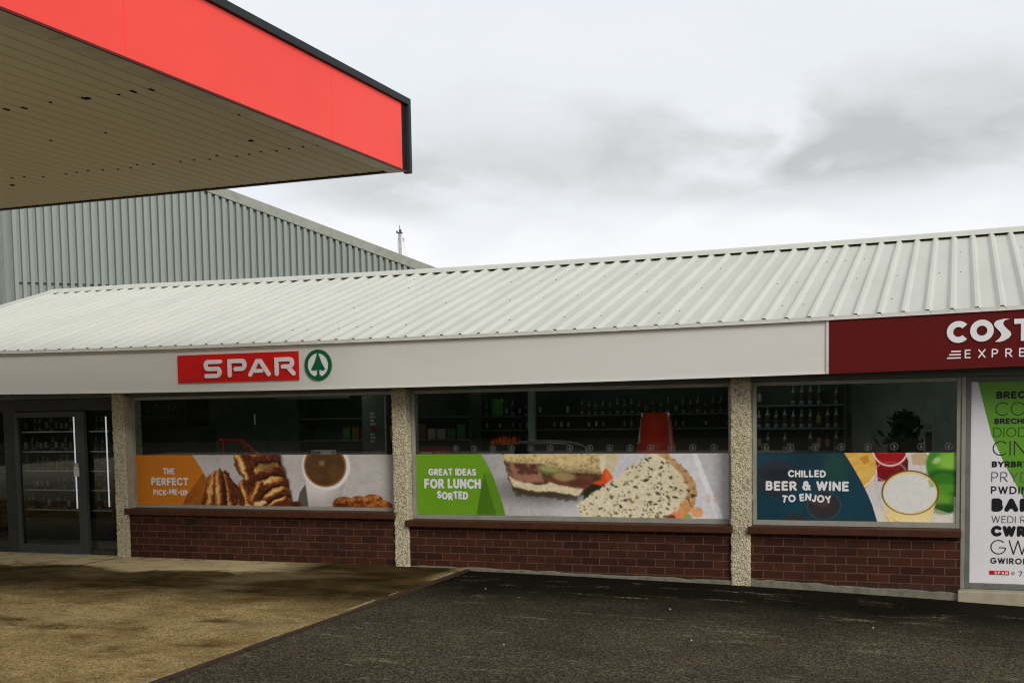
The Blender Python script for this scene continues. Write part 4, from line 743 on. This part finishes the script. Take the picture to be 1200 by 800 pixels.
def art_drinks(u, v):
    p = Paint(u, v, C(222, 215, 212)); n = fbm(u, v, .06, 71); p.c = p.c * (.86 + .26 * n[..., None])
    for i in range(6): p.poly([(120 + 14 * i, -2), (121 + 14 * i, -2), (141 + 14 * i, 82), (140 + 14 * i, 82)], C(190, 180, 178), .4)
    # pale beer at the back
    m = p.poly([(100, -2), (140, -2), (145, 8), (144, 22), (139, 34), (128, 46), (110, 40)], C(240, 208, 110)); p.lay(m * fbm(u, v, .16, 72) * .9, C(224, 150, 40)); p.ellring(112, 14, 33, 30, 1.0, C(250, 236, 190), .9); p.poly([(124, 6), (134, 2), (136, 10), (130, 14)], C(190, 110, 40), .6)
    # red drink
    m = p.poly([(141, -2), (177, -2), (181, 10), (180, 20), (172, 28), (158, 33), (146, 33), (144, 14)], C(150, 16, 22)); p.lay(m * (fbm(u, v, .2, 74) > .52) * .5, C(86, 10, 14)); p.poly([(166, 24), (181, 8), (181, 22), (172, 28)], C(60, 40, 24), .8)
    p.ellring(160, -4, 20, 19, .9, C(246, 220, 214), .9); p.ellring(160, 22, 18, 11, .8, C(220, 140, 136), .45); p.lay((np.hypot((u - 160) / 19, (v + 4) / 18) < 1) * .5, C(190, 24, 28))
    p.poly([(184, 2), (196, -2), (210, 2), (206, 14), (186, 14)], C(206, 178, 136), .95); p.poly([(199, -2), (206, -2), (213, 6), (208, 8)], C(250, 248, 240), .9)
    # limes
    p.ell(224, 14, 23, 25, C(70, 146, 36), 1, .1); p.ell(228, 10, 13, 11, C(150, 205, 72), .85, .8); p.ell(213, 9, 5, 3, C(210, 236, 170), .6, .9, -.6); p.ell(222, 26, 20, 7, C(26, 84, 22), .85, .6)
    p.ell(221, 47, 21, 24, C(56, 124, 30), 1, .1); p.ell(224, 41, 15, 5, C(92, 156, 44), .8, .6); p.ell(216, 54, 14, 9, C(122, 176, 56), .75, .7); p.ell(220, 64, 16, 6, C(22, 74, 20), .8, .7); p.lay((u > 233) * (v > 50) * .8, C(222, 215, 212))
    p.poly([(140, 62), (154, 68), (160, 82), (196, 82), (212, 64), (236, 72), (236, 82), (120, 82)], C(238, 226, 196), .4)
    # tumbler of pale beer seen from above
    m = p.poly([(152, 52), (158, 82), (206, 82), (214, 52)], C(246, 222, 150)); p.poly([(154, 64), (166, 82), (176, 82), (160, 74)], C(232, 168, 56), .8); p.poly([(150, 60), (152, 68), (164, 82), (158, 82)], C(230, 180, 80), .8); p.lay(m * np.clip((v - 70) / 12, 0, 1) * .4, C(250, 240, 210))
    p.ell(183, 46, 32.5, 25.5, C(246, 216, 120), 1, .04); p.ell(183, 46.5, 30.4, 23.2, C(232, 229, 226), 1, .05); p.lay((np.hypot((u - 183) / 30.4, (v - 46.5) / 23.2) < 1) * fbm(u, v, .08, 77) * .35, C(222, 228, 196)); p.poly([(203, 32), (208, 30), (212, 38), (206, 40)], C(150, 178, 80), .8, .8, 3)
    p.ellring(183, 46, 32, 25, .75, C(84, 50, 34), .95); p.ellring(183, 47, 30.5, 23.5, .5, C(240, 200, 90), .7)
    p.c = p.c * (.93 + .14 * fbm(u, v, .25, 92))[..., None]
    # teal panel with dark shapes showing through
    tp = [(-2, -2), (105, -2), (112, 9), (120, 22), (128, 36), (134, 48), (140, 62), (146, 82), (-2, 82)]
    p.poly(tp, C(24, 68, 84)); q = inpoly(u, v, tp); d = Paint(u, v, C(24, 68, 84)); d.lay(fbm(u, v, .04, 78) * .7, C(16, 46, 52))
    d.ell(26, 30, 27, 22, C(48, 46, 52), .85, .3); d.ell(26, 26, 20, 8, C(30, 40, 48), .8, .5); d.ell(82, 62, 19, 16, C(56, 46, 46), .85, .25); d.ell(80, 58, 9, 6, C(96, 78, 60), .5, .8); d.ell(48, 82, 14, 10, C(60, 44, 40), .7, .5); d.ell(96, 20, 14, 20, C(34, 74, 60), .8, .6); d.ell(60, 8, 18, 12, C(20, 50, 60), .7, .8); d.ellring(82, 62, 20, 17, .7, C(90, 90, 90), .35)
    p.c = np.where(q[..., None], d.c, p.c); return soften(p.c, 1, .04, 3)
def printed(name, x0, x1, z0, z1, y, wpx, hpx, art, dens, label, cat):
    nx, nz = int(wpx * dens), int(hpx * dens); u, v = np.meshgrid(np.linspace(0, wpx, nx), np.linspace(0, hpx, nz)); col = np.clip(art(u, v), 0, 1)
    X, Z = np.meshgrid(np.linspace(x0, x1, nx), np.linspace(z1, z0, nz)); co = np.stack([X, np.full_like(X, y), Z], -1).reshape(-1, 3); org = np.array([(x0 + x1) / 2, y, z0]); co = co - org
    i = (np.arange(nz - 1)[:, None] * nx + np.arange(nx - 1)[None]).ravel(); fc = np.stack([i, i + nx, i + nx + 1, i + 1], -1)
    me = bpy.data.meshes.new(name); me.vertices.add(len(co)); me.vertices.foreach_set('co', co.ravel()); me.loops.add(fc.size); me.loops.foreach_set('vertex_index', fc.ravel()); me.polygons.add(len(fc)); me.polygons.foreach_set('loop_start', np.arange(0, fc.size, 4)); me.polygons.foreach_set('loop_total', np.full(len(fc), 4)); me.update(calc_edges=True)
    at = me.color_attributes.new('print', 'FLOAT_COLOR', 'POINT'); at.data.foreach_set('color', np.concatenate([col.reshape(-1, 3), np.ones((len(co), 1))], 1).ravel()); me.materials.append(M['poster']); me.validate()
    o = bpy.data.objects.new(name, me); COL.objects.link(o); o.location = org; return tag(o, label, cat)
YP = 0.150; YT = YP - 0.0025
pb = printed('window_poster', -9.342, -5.840, 0.642, ZT, YP, 302, 60, art_breakfast, 2.4, 'wide printed window poster with croissants, coffee cup and orange corner', 'poster')
pl = printed('window_poster', -5.581, -2.124, 0.577, ZT, YP, 367, 73, art_lunch, 2.3, 'wide printed window poster with seeded sandwich and green corner', 'poster')
pd = printed('window_poster', -1.846, 0.007, 0.577, ZT, YP, 235, 80, art_drinks, 2.6, 'printed window poster with limes, glasses and dark teal left half', 'poster')
def lettered(par, x0, x1, z0, z1, wpx, hpx, rows):
    mb = MB(); kx = (x1 - x0) / wpx; kz = (z1 - z0) / hpx
    for i, (s, cx, cv, w, cap, jit) in enumerate(rows): chunky(mb, s, x0 + cx * kx, z1 - (cv + cap / 2) * kz, cap * kz, YT, w * kx, jit, i + len(s))
    obj('lettering', mb, M['white'], par)
lettered(pb, -9.342, -5.840, 0.642, ZT, 302, 60, [('THE', 41, 19.5, 14, 7.5, 0), ('PERFECT', 41.5, 32, 46, 9.5, .02), ('PICK-ME-UP', 42, 45, 43, 7, .10)])
lettered(pl, -5.581, -2.124, 0.577, ZT, 367, 73, [('GREAT IDEAS', 46, 21.5, 60, 8.5, .02), ('FOR LUNCH', 46, 35.5, 71, 12, .02), ('SORTED', 46, 50, 39, 9.5, .08)])
lettered(pd, -1.846, 0.007, 0.577, ZT, 235, 80, [('CHILLED', 61.5, 24.5, 46, 8.5, .02), ('BEER & WINE', 61.5, 39, 101, 11.5, .02), ('TO ENJOY', 61, 53.5, 60, 9, .14)])
# tall word poster at the right
X0, X1, Z0, Z1 = 0.133, 1.401, 0.010, 1.904
wp = thing('word_poster', (0.767, YP, Z0), 'tall white and green poster of black words in the window at the right end', 'poster')
mb = MB(); mb.add([(X0, YP, Z0), (X1, YP, Z0), (X1, YP, Z1), (X0, YP, Z1)], [(0, 1, 2, 3)]); mp_ = Mat('poster_paper', (0.80, 0.785, 0.80), 0.4, spec=0.3); mp_.mix(mp_.ramp(mp_.noise(3, 4, .6, mp_.map((2, 1, .6), rot=(0, .5, 0))), .45, .7, 0, .3), (0.72, 0.70, 0.72)); obj('sheet', mb, mp_.done(), wp)
mb = MB(); mb.prism([(0.188, Z1 - .001), (0.312, 1.40), (0.435, 1.12), (0.585, 0.83), (0.95, 0.30), (1.400, 0.06), (1.400, Z1 - .001)], YP - .0016, YP - .0006); mg = Mat('poster_green', (0.125, 0.335, 0.022), 0.4, spec=.3); mg.mix(mg.ramp(mg.noise(1.5, 3), .4, .7, 0, .3), (0.10, 0.30, 0.02)); obj('green_wedge', mb, mg.done(), wp)
# z of baseline, cap height, thickness, x scale, colour
def pz(py): return float(np.interp(py, [448, 682], [1.898, 0.013]))
words = [('BRECWAST', 459, 467.5, .25, 1.15, 'black', 1165.5), ('COSTA', 471.5, 487, .06, 1.0, 'black', 1164.5), ('BRECHDANAU', 490, 496.5, .25, 1.15, 'black', 1163.5), ('DIODYDD', 500.5, 511.5, .065, .95, 'black', 1162.5), ('CINIO', 516, 533, .065, 1.0, 'black', 1161.8), ('BYRBRYDAU', 539.5, 546.5, .26, 1.2, 'black', 1161), ('PRYDAU', 552, 563.5, .08, 1.0, 'greyl', 1160.6), ('PWDIN', 568.5, 577.5, .16, 1.0, 'black', 1160.3), ('BARA', 582.5, 598, .33, 1.1, 'black', 1161.2), ('WEDI RHEWI', 603, 611, .09, .98, 'greyl', 1161.5), ('CWRW', 614.5, 627, .31, 1.0, 'black', 1161.0), ('GWIN', 631, 648, .065, 1.0, 'black', 1160.5), ('GWIRODYDD', 652, 659, .19, 1.0, 'black', 1160.5)]
for s_, ya_, yb_, wt, xs_, mat_, px0 in words:
    mb = MB(); put_text(mb, s_, 0.317 + (px0 - 1161) * 0.0069 , pz(yb_), pz(ya_) - pz(yb_), YT, weight=wt, gap=.20 if wt < .2 else .10, xs=xs_); obj('lettering', mb, M[mat_], wp)
mb = MB(); mb.box(0.306, 0.476, YT - .0012, YP - .0005, pz(672), pz(667.2)); put_text(mb, 'SPAR', 0.350, pz(671.4), pz(668) - pz(671.4), YT - .0022, width=0.118, weight=.2, m=1); mb.ring(0.510, pz(669.8), 0.014, 0.009, YT - .001, YP - .0005, m=2); put_text(mb, '73', 0.560, pz(673), pz(667) - pz(673), YT - .001, m=3); obj('footer_mark', mb, [plain('mark_red', (0.62, 0.02, 0.03), .4), M['white'], M['green'], M['greyl']], wp)
# frosted tree stickers along the glass
def sticker(x, lab, grp):
    mb = MB(); z = 1.302; mb.ring(x, z, 0.036, 0.030, 0.152, 0.1535, n=20); tree(mb, x, z, 0.030, 0.152, 0.1535)
    o = obj('window_sticker', mb, M['sticker'], origin=(x, 0.152, z - .036)); tag(o, lab, 'sticker', grp)
for i in range(14): sticker(-5.10 + i * 0.2175, 'small round frosted tree sticker in the row above the sandwich poster', 'stickers above the sandwich poster')
for i in range(8): sticker(-1.765 + i * 0.2435, 'small round frosted tree sticker in the row above the drinks poster', 'stickers above the drinks poster')
nb = tag(obj('notice', MB().box(-10.225, -10.145, 0.066, 0.072, 0.985, 1.10).box(-10.215, -10.150, 0.066, 0.072, 1.105, 1.15, 1), [M['paper'], plain('card_grey', (.4, .38, .36), .6)], origin=(-10.19, 0.07, .985)), 'small pale notice card stuck to the glass entrance door', 'notice')

# ------------------------------------------------------------------ inside the shop
BOT = {}
def bottle(x, y, z, kind, h, label, grp):
    key = (kind, round(h, 2))
    if key not in BOT:
        r = .036 * h / .28; mb = MB(); mb.lathe([(0, 0), (r, 0.002), (r, .16 * h / .28 * .35), (r, .17 * h / .28), (r * .42, .225 * h / .28), (r * .36, .265 * h / .28), (r * .4, .265 * h / .28), (r * .4, h), (0, h)], 0, 0, 0, 10, [0, 0, 1, 0, 0, 0, 2, 2])
        o = obj('bottle', mb, [GL[kind], LB[kind % 3], CAP[(kind * 2) % 3]]); BOT[key] = o
    else: o = BOT[key].copy(); COL.objects.link(o)
    o.location = (x, y, z); return tag(o, label, 'bottle', grp)
for lx, ly in ((-8.0, 2.2), (-4.6, 2.6), (-6.2, 5.6), (-2.2, 2.0), (1.0, 2.2)):  # tubes added out of view to lift the dark interior
    cl = thing('added_tube_light', (lx, ly, 2.3), 'unseen slim white tube light added under the shop ceiling to brighten the inside', 'added light', 'tube lights added under the shop ceiling')
    obj('housing', MB().box(lx - .62, lx + .62, ly - .06, ly + .06, 2.262, 2.30), M['white'], cl); obj('tube', MB().box(lx - .60, lx + .60, ly - .03, ly + .03, 2.235, 2.26), M['fill_lamp'], cl)
# two drinks fridges seen through the entrance
r = random.Random(9)
for fx0, fx1, lab, blab, grp in ((-12.45, -11.24, 'dark drinks fridge with lit strip behind the middle of the glass door', 'bottle on a shelf of the drinks fridge behind the glass door', 'bottles in the wide drinks fridge'), (-11.22, -10.76, 'narrow dark drinks fridge with lit strip beside the first pebbled pillar', 'bottle on a shelf of the narrow fridge beside the first pillar', 'bottles in the narrow drinks fridge')):
    fg = thing('drinks_fridge', ((fx0 + fx1) / 2, 1.8, 0), lab, 'fridge')
    mb = MB(); mb.box(fx0, fx1, 1.5, 2.1, 0, 0.30); mb.box(fx0, fx1, 1.5, 2.1, 1.80, 2.05); mb.box(fx0, fx0 + .03, 1.5, 2.1, .302, 1.798); mb.box(fx1 - .03, fx1, 1.5, 2.1, .302, 1.798); mb.box(fx0 + .031, fx1 - .031, 2.06, 2.1, .302, 1.798); obj('body', mb, M['darkunit'], fg)
    for zs in (0.42, 0.70, 0.97, 1.24, 1.52): 
        obj('shelf', MB().box(fx0 + .035, fx1 - .035, 1.56, 2.05, zs - .018, zs), M['chrome'], fg)
        n = int((fx1 - fx0 - .16) / .088)
        for i in range(n):
            if r.random() < .88: bottle(fx0 + .085 + i * .088, 1.66 + r.uniform(0, .05), zs, r.choice((2, 2, 1, 4, 2, 0, 3)), r.choice((.19, .21, .21)), blab, grp)
    lx = fx1 - (.150 if fx0 < -12 else .085); obj('light_strip', MB().box(lx - .0045, lx + .0045, 1.512, 1.53, 0.44 if fx0 < -12 else .47, 1.735 if fx0 < -12 else 1.715), M['led'], fg)
# coffee machine with name board, hanging word sign
cm = thing('coffee_machine', (-10.55, 2.8, 0), 'dark tall coffee machine with faint brand board inside the first window', 'coffee machine')
obj('body', MB().box(-11.0, -10.1, 2.55, 3.1, 0, 1.55), M['darkunit'], cm, bevel=.01); mb = MB().box(-10.98, -10.24, 2.50, 2.56, 1.56, 2.0); nb = obj('name_board', mb, plain('board_black', (.035, .034, .034), .6), cm)
mb = MB(); put_text(mb, 'COSTA', -10.90, 1.76, 0.11, 2.497, width=.56, weight=.2); put_text(mb, 'EXPRESS', -10.86, 1.655, .045, 2.497, width=.46); obj('lettering', mb, plain('dim_letter', (.16, .155, .15), .6), nb)
hs = thing('hanging_sign', (-8.36, 3.2, 1.93), 'grey hanging aisle board reading frozen inside the first window', 'sign')
obj('board', MB().box(-9.15, -7.95, 3.19, 3.22, 1.90, 2.22), plain('board_grey', (.13, .135, .13), .6), hs); mb = MB(); put_text(mb, 'frozen', -9.0, 1.975, 0.15, 3.187, width=.66, weight=.16); obj('lettering', mb, plain('dark_lettering', (.02, .02, .02), .6), hs)
mb = MB()
for hx in (-9.0, -8.1): mb.tube((hx, 3.205, 2.22), (hx, 3.205, 2.30), .006)
obj('hanger', mb, M['midunit'], hs)
def shelves(x0, x1, y, zs, depth, lab, back=True):
    t = thing('shelf_unit', ((x0 + x1) / 2, y + depth / 2, 0), lab, 'shelf')
    if back: obj('back_panel', MB().box(x0, x1, y + depth, y + depth + .03, 0.05, zs[-1] + .35), M['darkunit'], t)
    for z in zs: obj('shelf', MB().box(x0 + .001, x1 - .001, y, y + depth - .001, z - .02, z), M['midunit'], t)
    mb = MB(); mb.box(x0 - .03, x0, y, y + depth, 0, zs[-1] + .35); mb.box(x1, x1 + .03, y, y + depth, 0, zs[-1] + .35); obj('end_panel', mb, M['darkunit'], t); return t
shelves(-9.0, -6.3, 3.6, (.6, .95, 1.30, 1.62), .4, 'dark goods shelf behind the croissant poster window')
r = random.Random(12)
def packet(x, y, z, w, h, col, lab, grp): return tag(obj('packet', MB().box(x, x + w, y, y + .08, z, z + h), col, origin=(x + w / 2, y + .04, z), bevel=.006), lab, 'packet', grp)
PK = [plain('packet_red', (.30, .03, .025), .5), plain('packet_cream', (.38, .33, .22), .5), plain('packet_brown', (.16, .08, .035), .5), plain('packet_green', (.05, .16, .05), .5)]
for i in range(13): packet(-8.3 + i * .15, 3.63, 1.30, .12, r.uniform(.14, .22), PK[r.choice((0, 1, 2, 2, 1, 3))], 'small dim packet on the shelf right of the coffee machine', 'packets on the goods shelf')
bn = thing('banner', (-7.26, 2.5, 0), 'narrow grey column with white vertical lettering strip near second pebbled pillar', 'display stand')
obj('post', MB().box(-7.42, -7.10, 2.52, 2.72, 0, 2.29), plain('post_grey', (.10, .11, .105), .6), bn); mb = MB()
for i in range(9): mb.box(-7.30, -7.235 + .02 * (i % 2), 2.514, 2.519, 1.30 + i * .046, 1.33 + i * .046, 1 if i in (3, 4) else 0)
obj('lettering', mb, [plain('strip_grey', (.42, .43, .43), .6), PK[0]], bn)
tg = tag(obj('strip_light_bar', MB().box(-9.055, -9.040, 2.44, 2.45, 1.56, 1.70), M['white'], origin=(-9.05, 2.445, 1.56)), 'tiny upright white bar for a strip light inside the first window', 'light_bar')  # small strip light shown as a plain white bar
bx = tag(obj('leaflet', MB().box(-6.99, -6.72, 0.30, 0.42, 1.20, 1.285, 0).box(-6.99, -6.86, 0.294, 0.299, 1.21, 1.275, 1), [M['white'], PK[0]], origin=(-6.86, .36, 1.20)), 'red and white box just above the coffee cup print', 'box')
tag(obj('counter', MB().box(-7.2, -6.4, .28, .62, 0, 1.198), M['darkunit'], origin=(-6.8, .45, 0), bevel=.005), 'dark low counter behind the coffee cup print holding the white box', 'counter')
ds = thing('sloping_frame', (-8.3, .8, 0), 'small red sloping frame above the croissant print', 'display stand')  # red outline in the window, built as a solid frame inside
mb = MB(); mb.tube((-8.52, .8, 0.6), (-8.50, .8, 1.405), .016); mb.tube((-8.50, .8, 1.40), (-8.25, .8, 1.395), .018); mb.tube((-8.25, .8, 1.395), (-7.98, .8, 1.20), .018); mb.tube((-8.25, .8, 1.395), (-8.0, 1.1, .6), .012); mb.tube((-8.535, .8, 1.41), (-8.60, .8, 1.36), .012); obj('frame', mb, M['red_frame'], ds)
obj('panel', MB().box(-8.48, -8.06, .83, .84, .62, 1.20), M['darkunit'], ds); obj('foot', MB().box(-8.56, -7.95, .72, 1.12, 0, .6), M['darkunit'], ds)
# window two: long rear shelf of bottles, pale post, red tub, flowers, boxes
shelves(-8.6, -2.4, 4.5, (.55, .95, 1.40, 1.60), .45, 'long dark bottle shelf at the rear behind the sandwich poster window')
r = random.Random(21)
for i in range(58):
    x = -8.5 + i * .104
    if r.random() < .8: bottle(x, 4.58 + r.uniform(0, .06), 1.602, r.choice((2, 0, 1, 2, 2)), r.choice((.17, .20, .23)), 'bottle on the top rear shelf behind the sandwich poster window', 'bottles on the rear top shelf')
    if r.random() < .55: bottle(x, 4.58 + r.uniform(0, .06), 1.402, r.choice((1, 0, 1, 3)), r.choice((.15, .17)), 'bottle on the lower rear shelf behind the sandwich poster window', 'bottles on the rear lower shelf')
tag(obj('drum', MB().lathe([(0, 0), (.09, 0), (.09, .08), (.092, .09), (.09, .17), (.092, .18), (.09, .25), (0, .25)], -6.25, 4.58, 1.602, 14), plain('lime_green', (.16, .42, .06), .5), origin=(-6.25, 4.58, 1.602)), 'bright lime green tub on the rear top shelf', 'tub')
tag(obj('post', MB().box(-5.67, -5.58, 4.30, 4.39, 0, 2.299), plain('post_pale', (.42, .46, .42), .6), origin=(-5.62, 4.34, 0)), 'slim pale post standing before the rear bottle shelf', 'post')
mb = MB(); mb.box(-6.6, -3.2, 4.25, 4.33, 2.16, 2.20); tag(obj('light_track', mb, plain('track_grey', (.20, .23, .22), .4), origin=(-4.9, 4.29, 2.16)), 'thin grey light track above the rear bottle shelf', 'light track')
tb = thing('shop_bin', (-3.0, .72, 0), 'translucent red tapered tub upside down behind the seeded bread print', 'tub')
mb = MB(); mb.lathe([(.235, 1.16), (.228, 1.20), (.215, 1.21), (.20, 1.32), (.198, 1.335), (.19, 1.34), (.165, 1.58), (.155, 1.60), (.150, 1.655), (0, 1.66)], -3.0, .72, 0, 24); obj('tub', mb, M['bin_red'], tb)
mb = MB(); mb.lathe([(.242, 1.145), (.242, 1.16)], -3.0, .72, 0, 24); mb.box(-3.25, -2.75, .5, .95, 0, 1.14); obj('stand', mb, M['darkunit'], tb)
tag(obj('box_stack', MB().box(-5.56, -5.40, .62, .75, 1.205, 1.30), plain('red_box', (.42, .05, .04), .5), origin=(-5.48, .68, 1.205), bevel=.004), 'small red and white carton left of the green poster corner', 'carton')
tag(obj('carton', MB().box(-5.74, -5.58, .62, .75, 1.205, 1.31, 0).box(-5.73, -5.59, .613, .619, 1.225, 1.25, 1), [plain('red_box_dark', (.36, .045, .04), .5), M['paper']], origin=(-5.66, .68, 1.205), bevel=.004), 'leftmost small red carton above the green poster corner', 'carton')
tag(obj('counter', MB().box(-5.95, -3.7, .52, 1.45, 0, 1.20), M['darkunit'], origin=(-4.8, .95, 0), bevel=.005), 'dark counter holding the red cartons behind the sandwich poster', 'counter')
fl = thing('flower_bunch', (-4.72, .72, 1.2), 'bright orange flowers in a dark pot above the sandwich print', 'flowers')
mb = MB(); r = random.Random(2)
for i in range(70):
    a = r.uniform(0, 2 * PI); d = r.uniform(0, .17); b = Vector((-4.72 + d * math.cos(a), .72 + d * math.sin(a) * .7, 1.33 + r.uniform(-.01, .03))); t = b + Vector((r.uniform(-.03, .03), r.uniform(-.02, .02), r.uniform(.03, .085))); q = Vector((r.uniform(.01, .02), 0, 0)); mb.add([b - q, b + q, t], [(0, 1, 2)]); mb.add([b - q.zxy, b + q.yxz * 0 + Vector((0, .015, 0)), t], [(0, 1, 2)])
obj('petals', mb, M['orange'], fl); mb = MB(); mb.lathe([(0, 1.2), (.06, 1.2), (.085, 1.28), (.16, 1.325), (0, 1.33)], -4.72, .72, 0, 14); obj('pot', mb, M['leaf'], fl)
dm = thing('domed_shape', (-4.45, 1.15, 1.2), 'low dark domed shape with pale rim above the sandwich print', 'dome')  # dark rounded outline in the window, built as a solid inside
mb = MB(); vs = []
for j in range(9):
    a = PI / 2 * j / 8
    for i in range(28): t = 2 * PI * i / 28; vs.append((-4.42 + .50 * math.cos(a) ** .6 * math.cos(t), 1.2 + .22 * math.cos(a) ** .6 * math.sin(t), 1.2 + .135 * math.sin(a) ** .8))
mb.add(vs, [(j * 28 + i, j * 28 + (i + 1) % 28, (j + 1) * 28 + (i + 1) % 28, (j + 1) * 28 + i) for j in range(8) for i in range(28)], 0, True); obj('shell', mb, M['darkunit'], dm)
mb = MB()
for j in range(14):
    f = lambda q: (-4.42 + .515 * math.cos(PI * q / 14), 1.175, 1.20 + .148 * math.sin(PI * q / 14) ** .55)
    mb.tube(f(j), f(j + 1), .012, n=6)
obj('rim', mb, plain('pale_rim', (.34, .36, .36), .4), dm)
# window three: bottle shelves, plant, white dispenser
shelves(-2.6, -1.25, 3.05, (.8, 1.14, 1.42, 1.64 - .19 + .25), .32, 'dark bottle rack left of the pale partition in the third window')
r = random.Random(33)
for z, kk in ((1.70, (2, 2, 0)), (1.42, (2, 2, 1)), (1.14, (1, 1, 2))):
    for i in range(11):
        if r.random() < .88: bottle(-2.36 + i * .102, 3.12 + r.uniform(0, .05), z + .001, r.choice(kk), r.choice((.22, .24, .25)), 'bottle in the dark rack left of the pale partition', 'bottles in the third window rack')
pt = thing('potted_plant', (-.56, 3.05, 0), 'dark bushy plant against the pale partition in the third window', 'plant')
mb = MB(); mb.lathe([(0, 0), (.15, 0), (.19, .6), (0, .6)], -.56, 3.05, 0, 12); obj('pot', mb, M['darkunit'], pt); mb = MB()
for i in range(520):
    q = Vector((r.gauss(0, .10), r.gauss(0, .1), r.uniform(.65, 1.58))); w = 1 - max(0, q.z - 1.25) / .55; c = Vector((-.56 + q.x * w, 3.05 + q.y * w, q.z)); a = Vector((r.uniform(-1, 1), r.uniform(-1, 1), r.uniform(.1, 1))).normalized() * .09; b = a.cross(Vector((r.uniform(-1, 1), r.uniform(-1, 1), .2))).normalized() * .03; mb.add([c - a, c + b, c + a, c - b], [(0, 1, 2, 3)])
obj('foliage', mb, M['leaf'], pt)
mb = MB(); mb.tube((-.56, 3.05, .6), (-.56, 3.05, 1.3), .02, .008); obj('stem', mb, M['darkunit'], pt)
dp = thing('dispenser', (-.29, 2.9, 0), 'slim pale dispenser with dark window right of the plant', 'dispenser')
mb = MB(); mb.box(-.35, -.23, 2.9, 3.05, 0, 1.52); obj('body', mb, plain('pale_plastic', (.38, .38, .37), .5), dp, bevel=.006); mb = MB(); mb.box(-.325, -.255, 2.893, 2.899, 1.14, 1.36); mb.box(-.33, -.25, 2.893, 2.899, 1.40, 1.405); mb.box(-.33, -.25, 2.893, 2.899, 1.44, 1.445); obj('front_window', mb, M['darkunit'], dp)

# ------------------------------------------------------------------ leafy row added behind the camera to darken the window reflections
hd = thing('unseen_hedge', (0, -46, 0), 'long dark leafy row added out of view to darken the window reflections', 'unseen_hedge')
mb = MB(); r = random.Random(40); n = 90; vs = []
for i in range(n + 1):
    x = -90 + 180 * i / n; h = 3.4 + r.uniform(-.5, .6)
    for dy, z in ((0, -.3), (-.2 + r.uniform(-.2, .2), 1.2), (0 + r.uniform(-.3, .3), 2.4), (.5, h), (2.2, h), (2.6, -.3)): vs.append((x, -46 - dy + r.uniform(-.15, .15), z))
mb.add(vs, [(i * 6 + j, (i + 1) * 6 + j, (i + 1) * 6 + j + 1, i * 6 + j + 1) for i in range(n) for j in range(5)]); obj('foliage', mb, M['unseen_hedge'], hd)
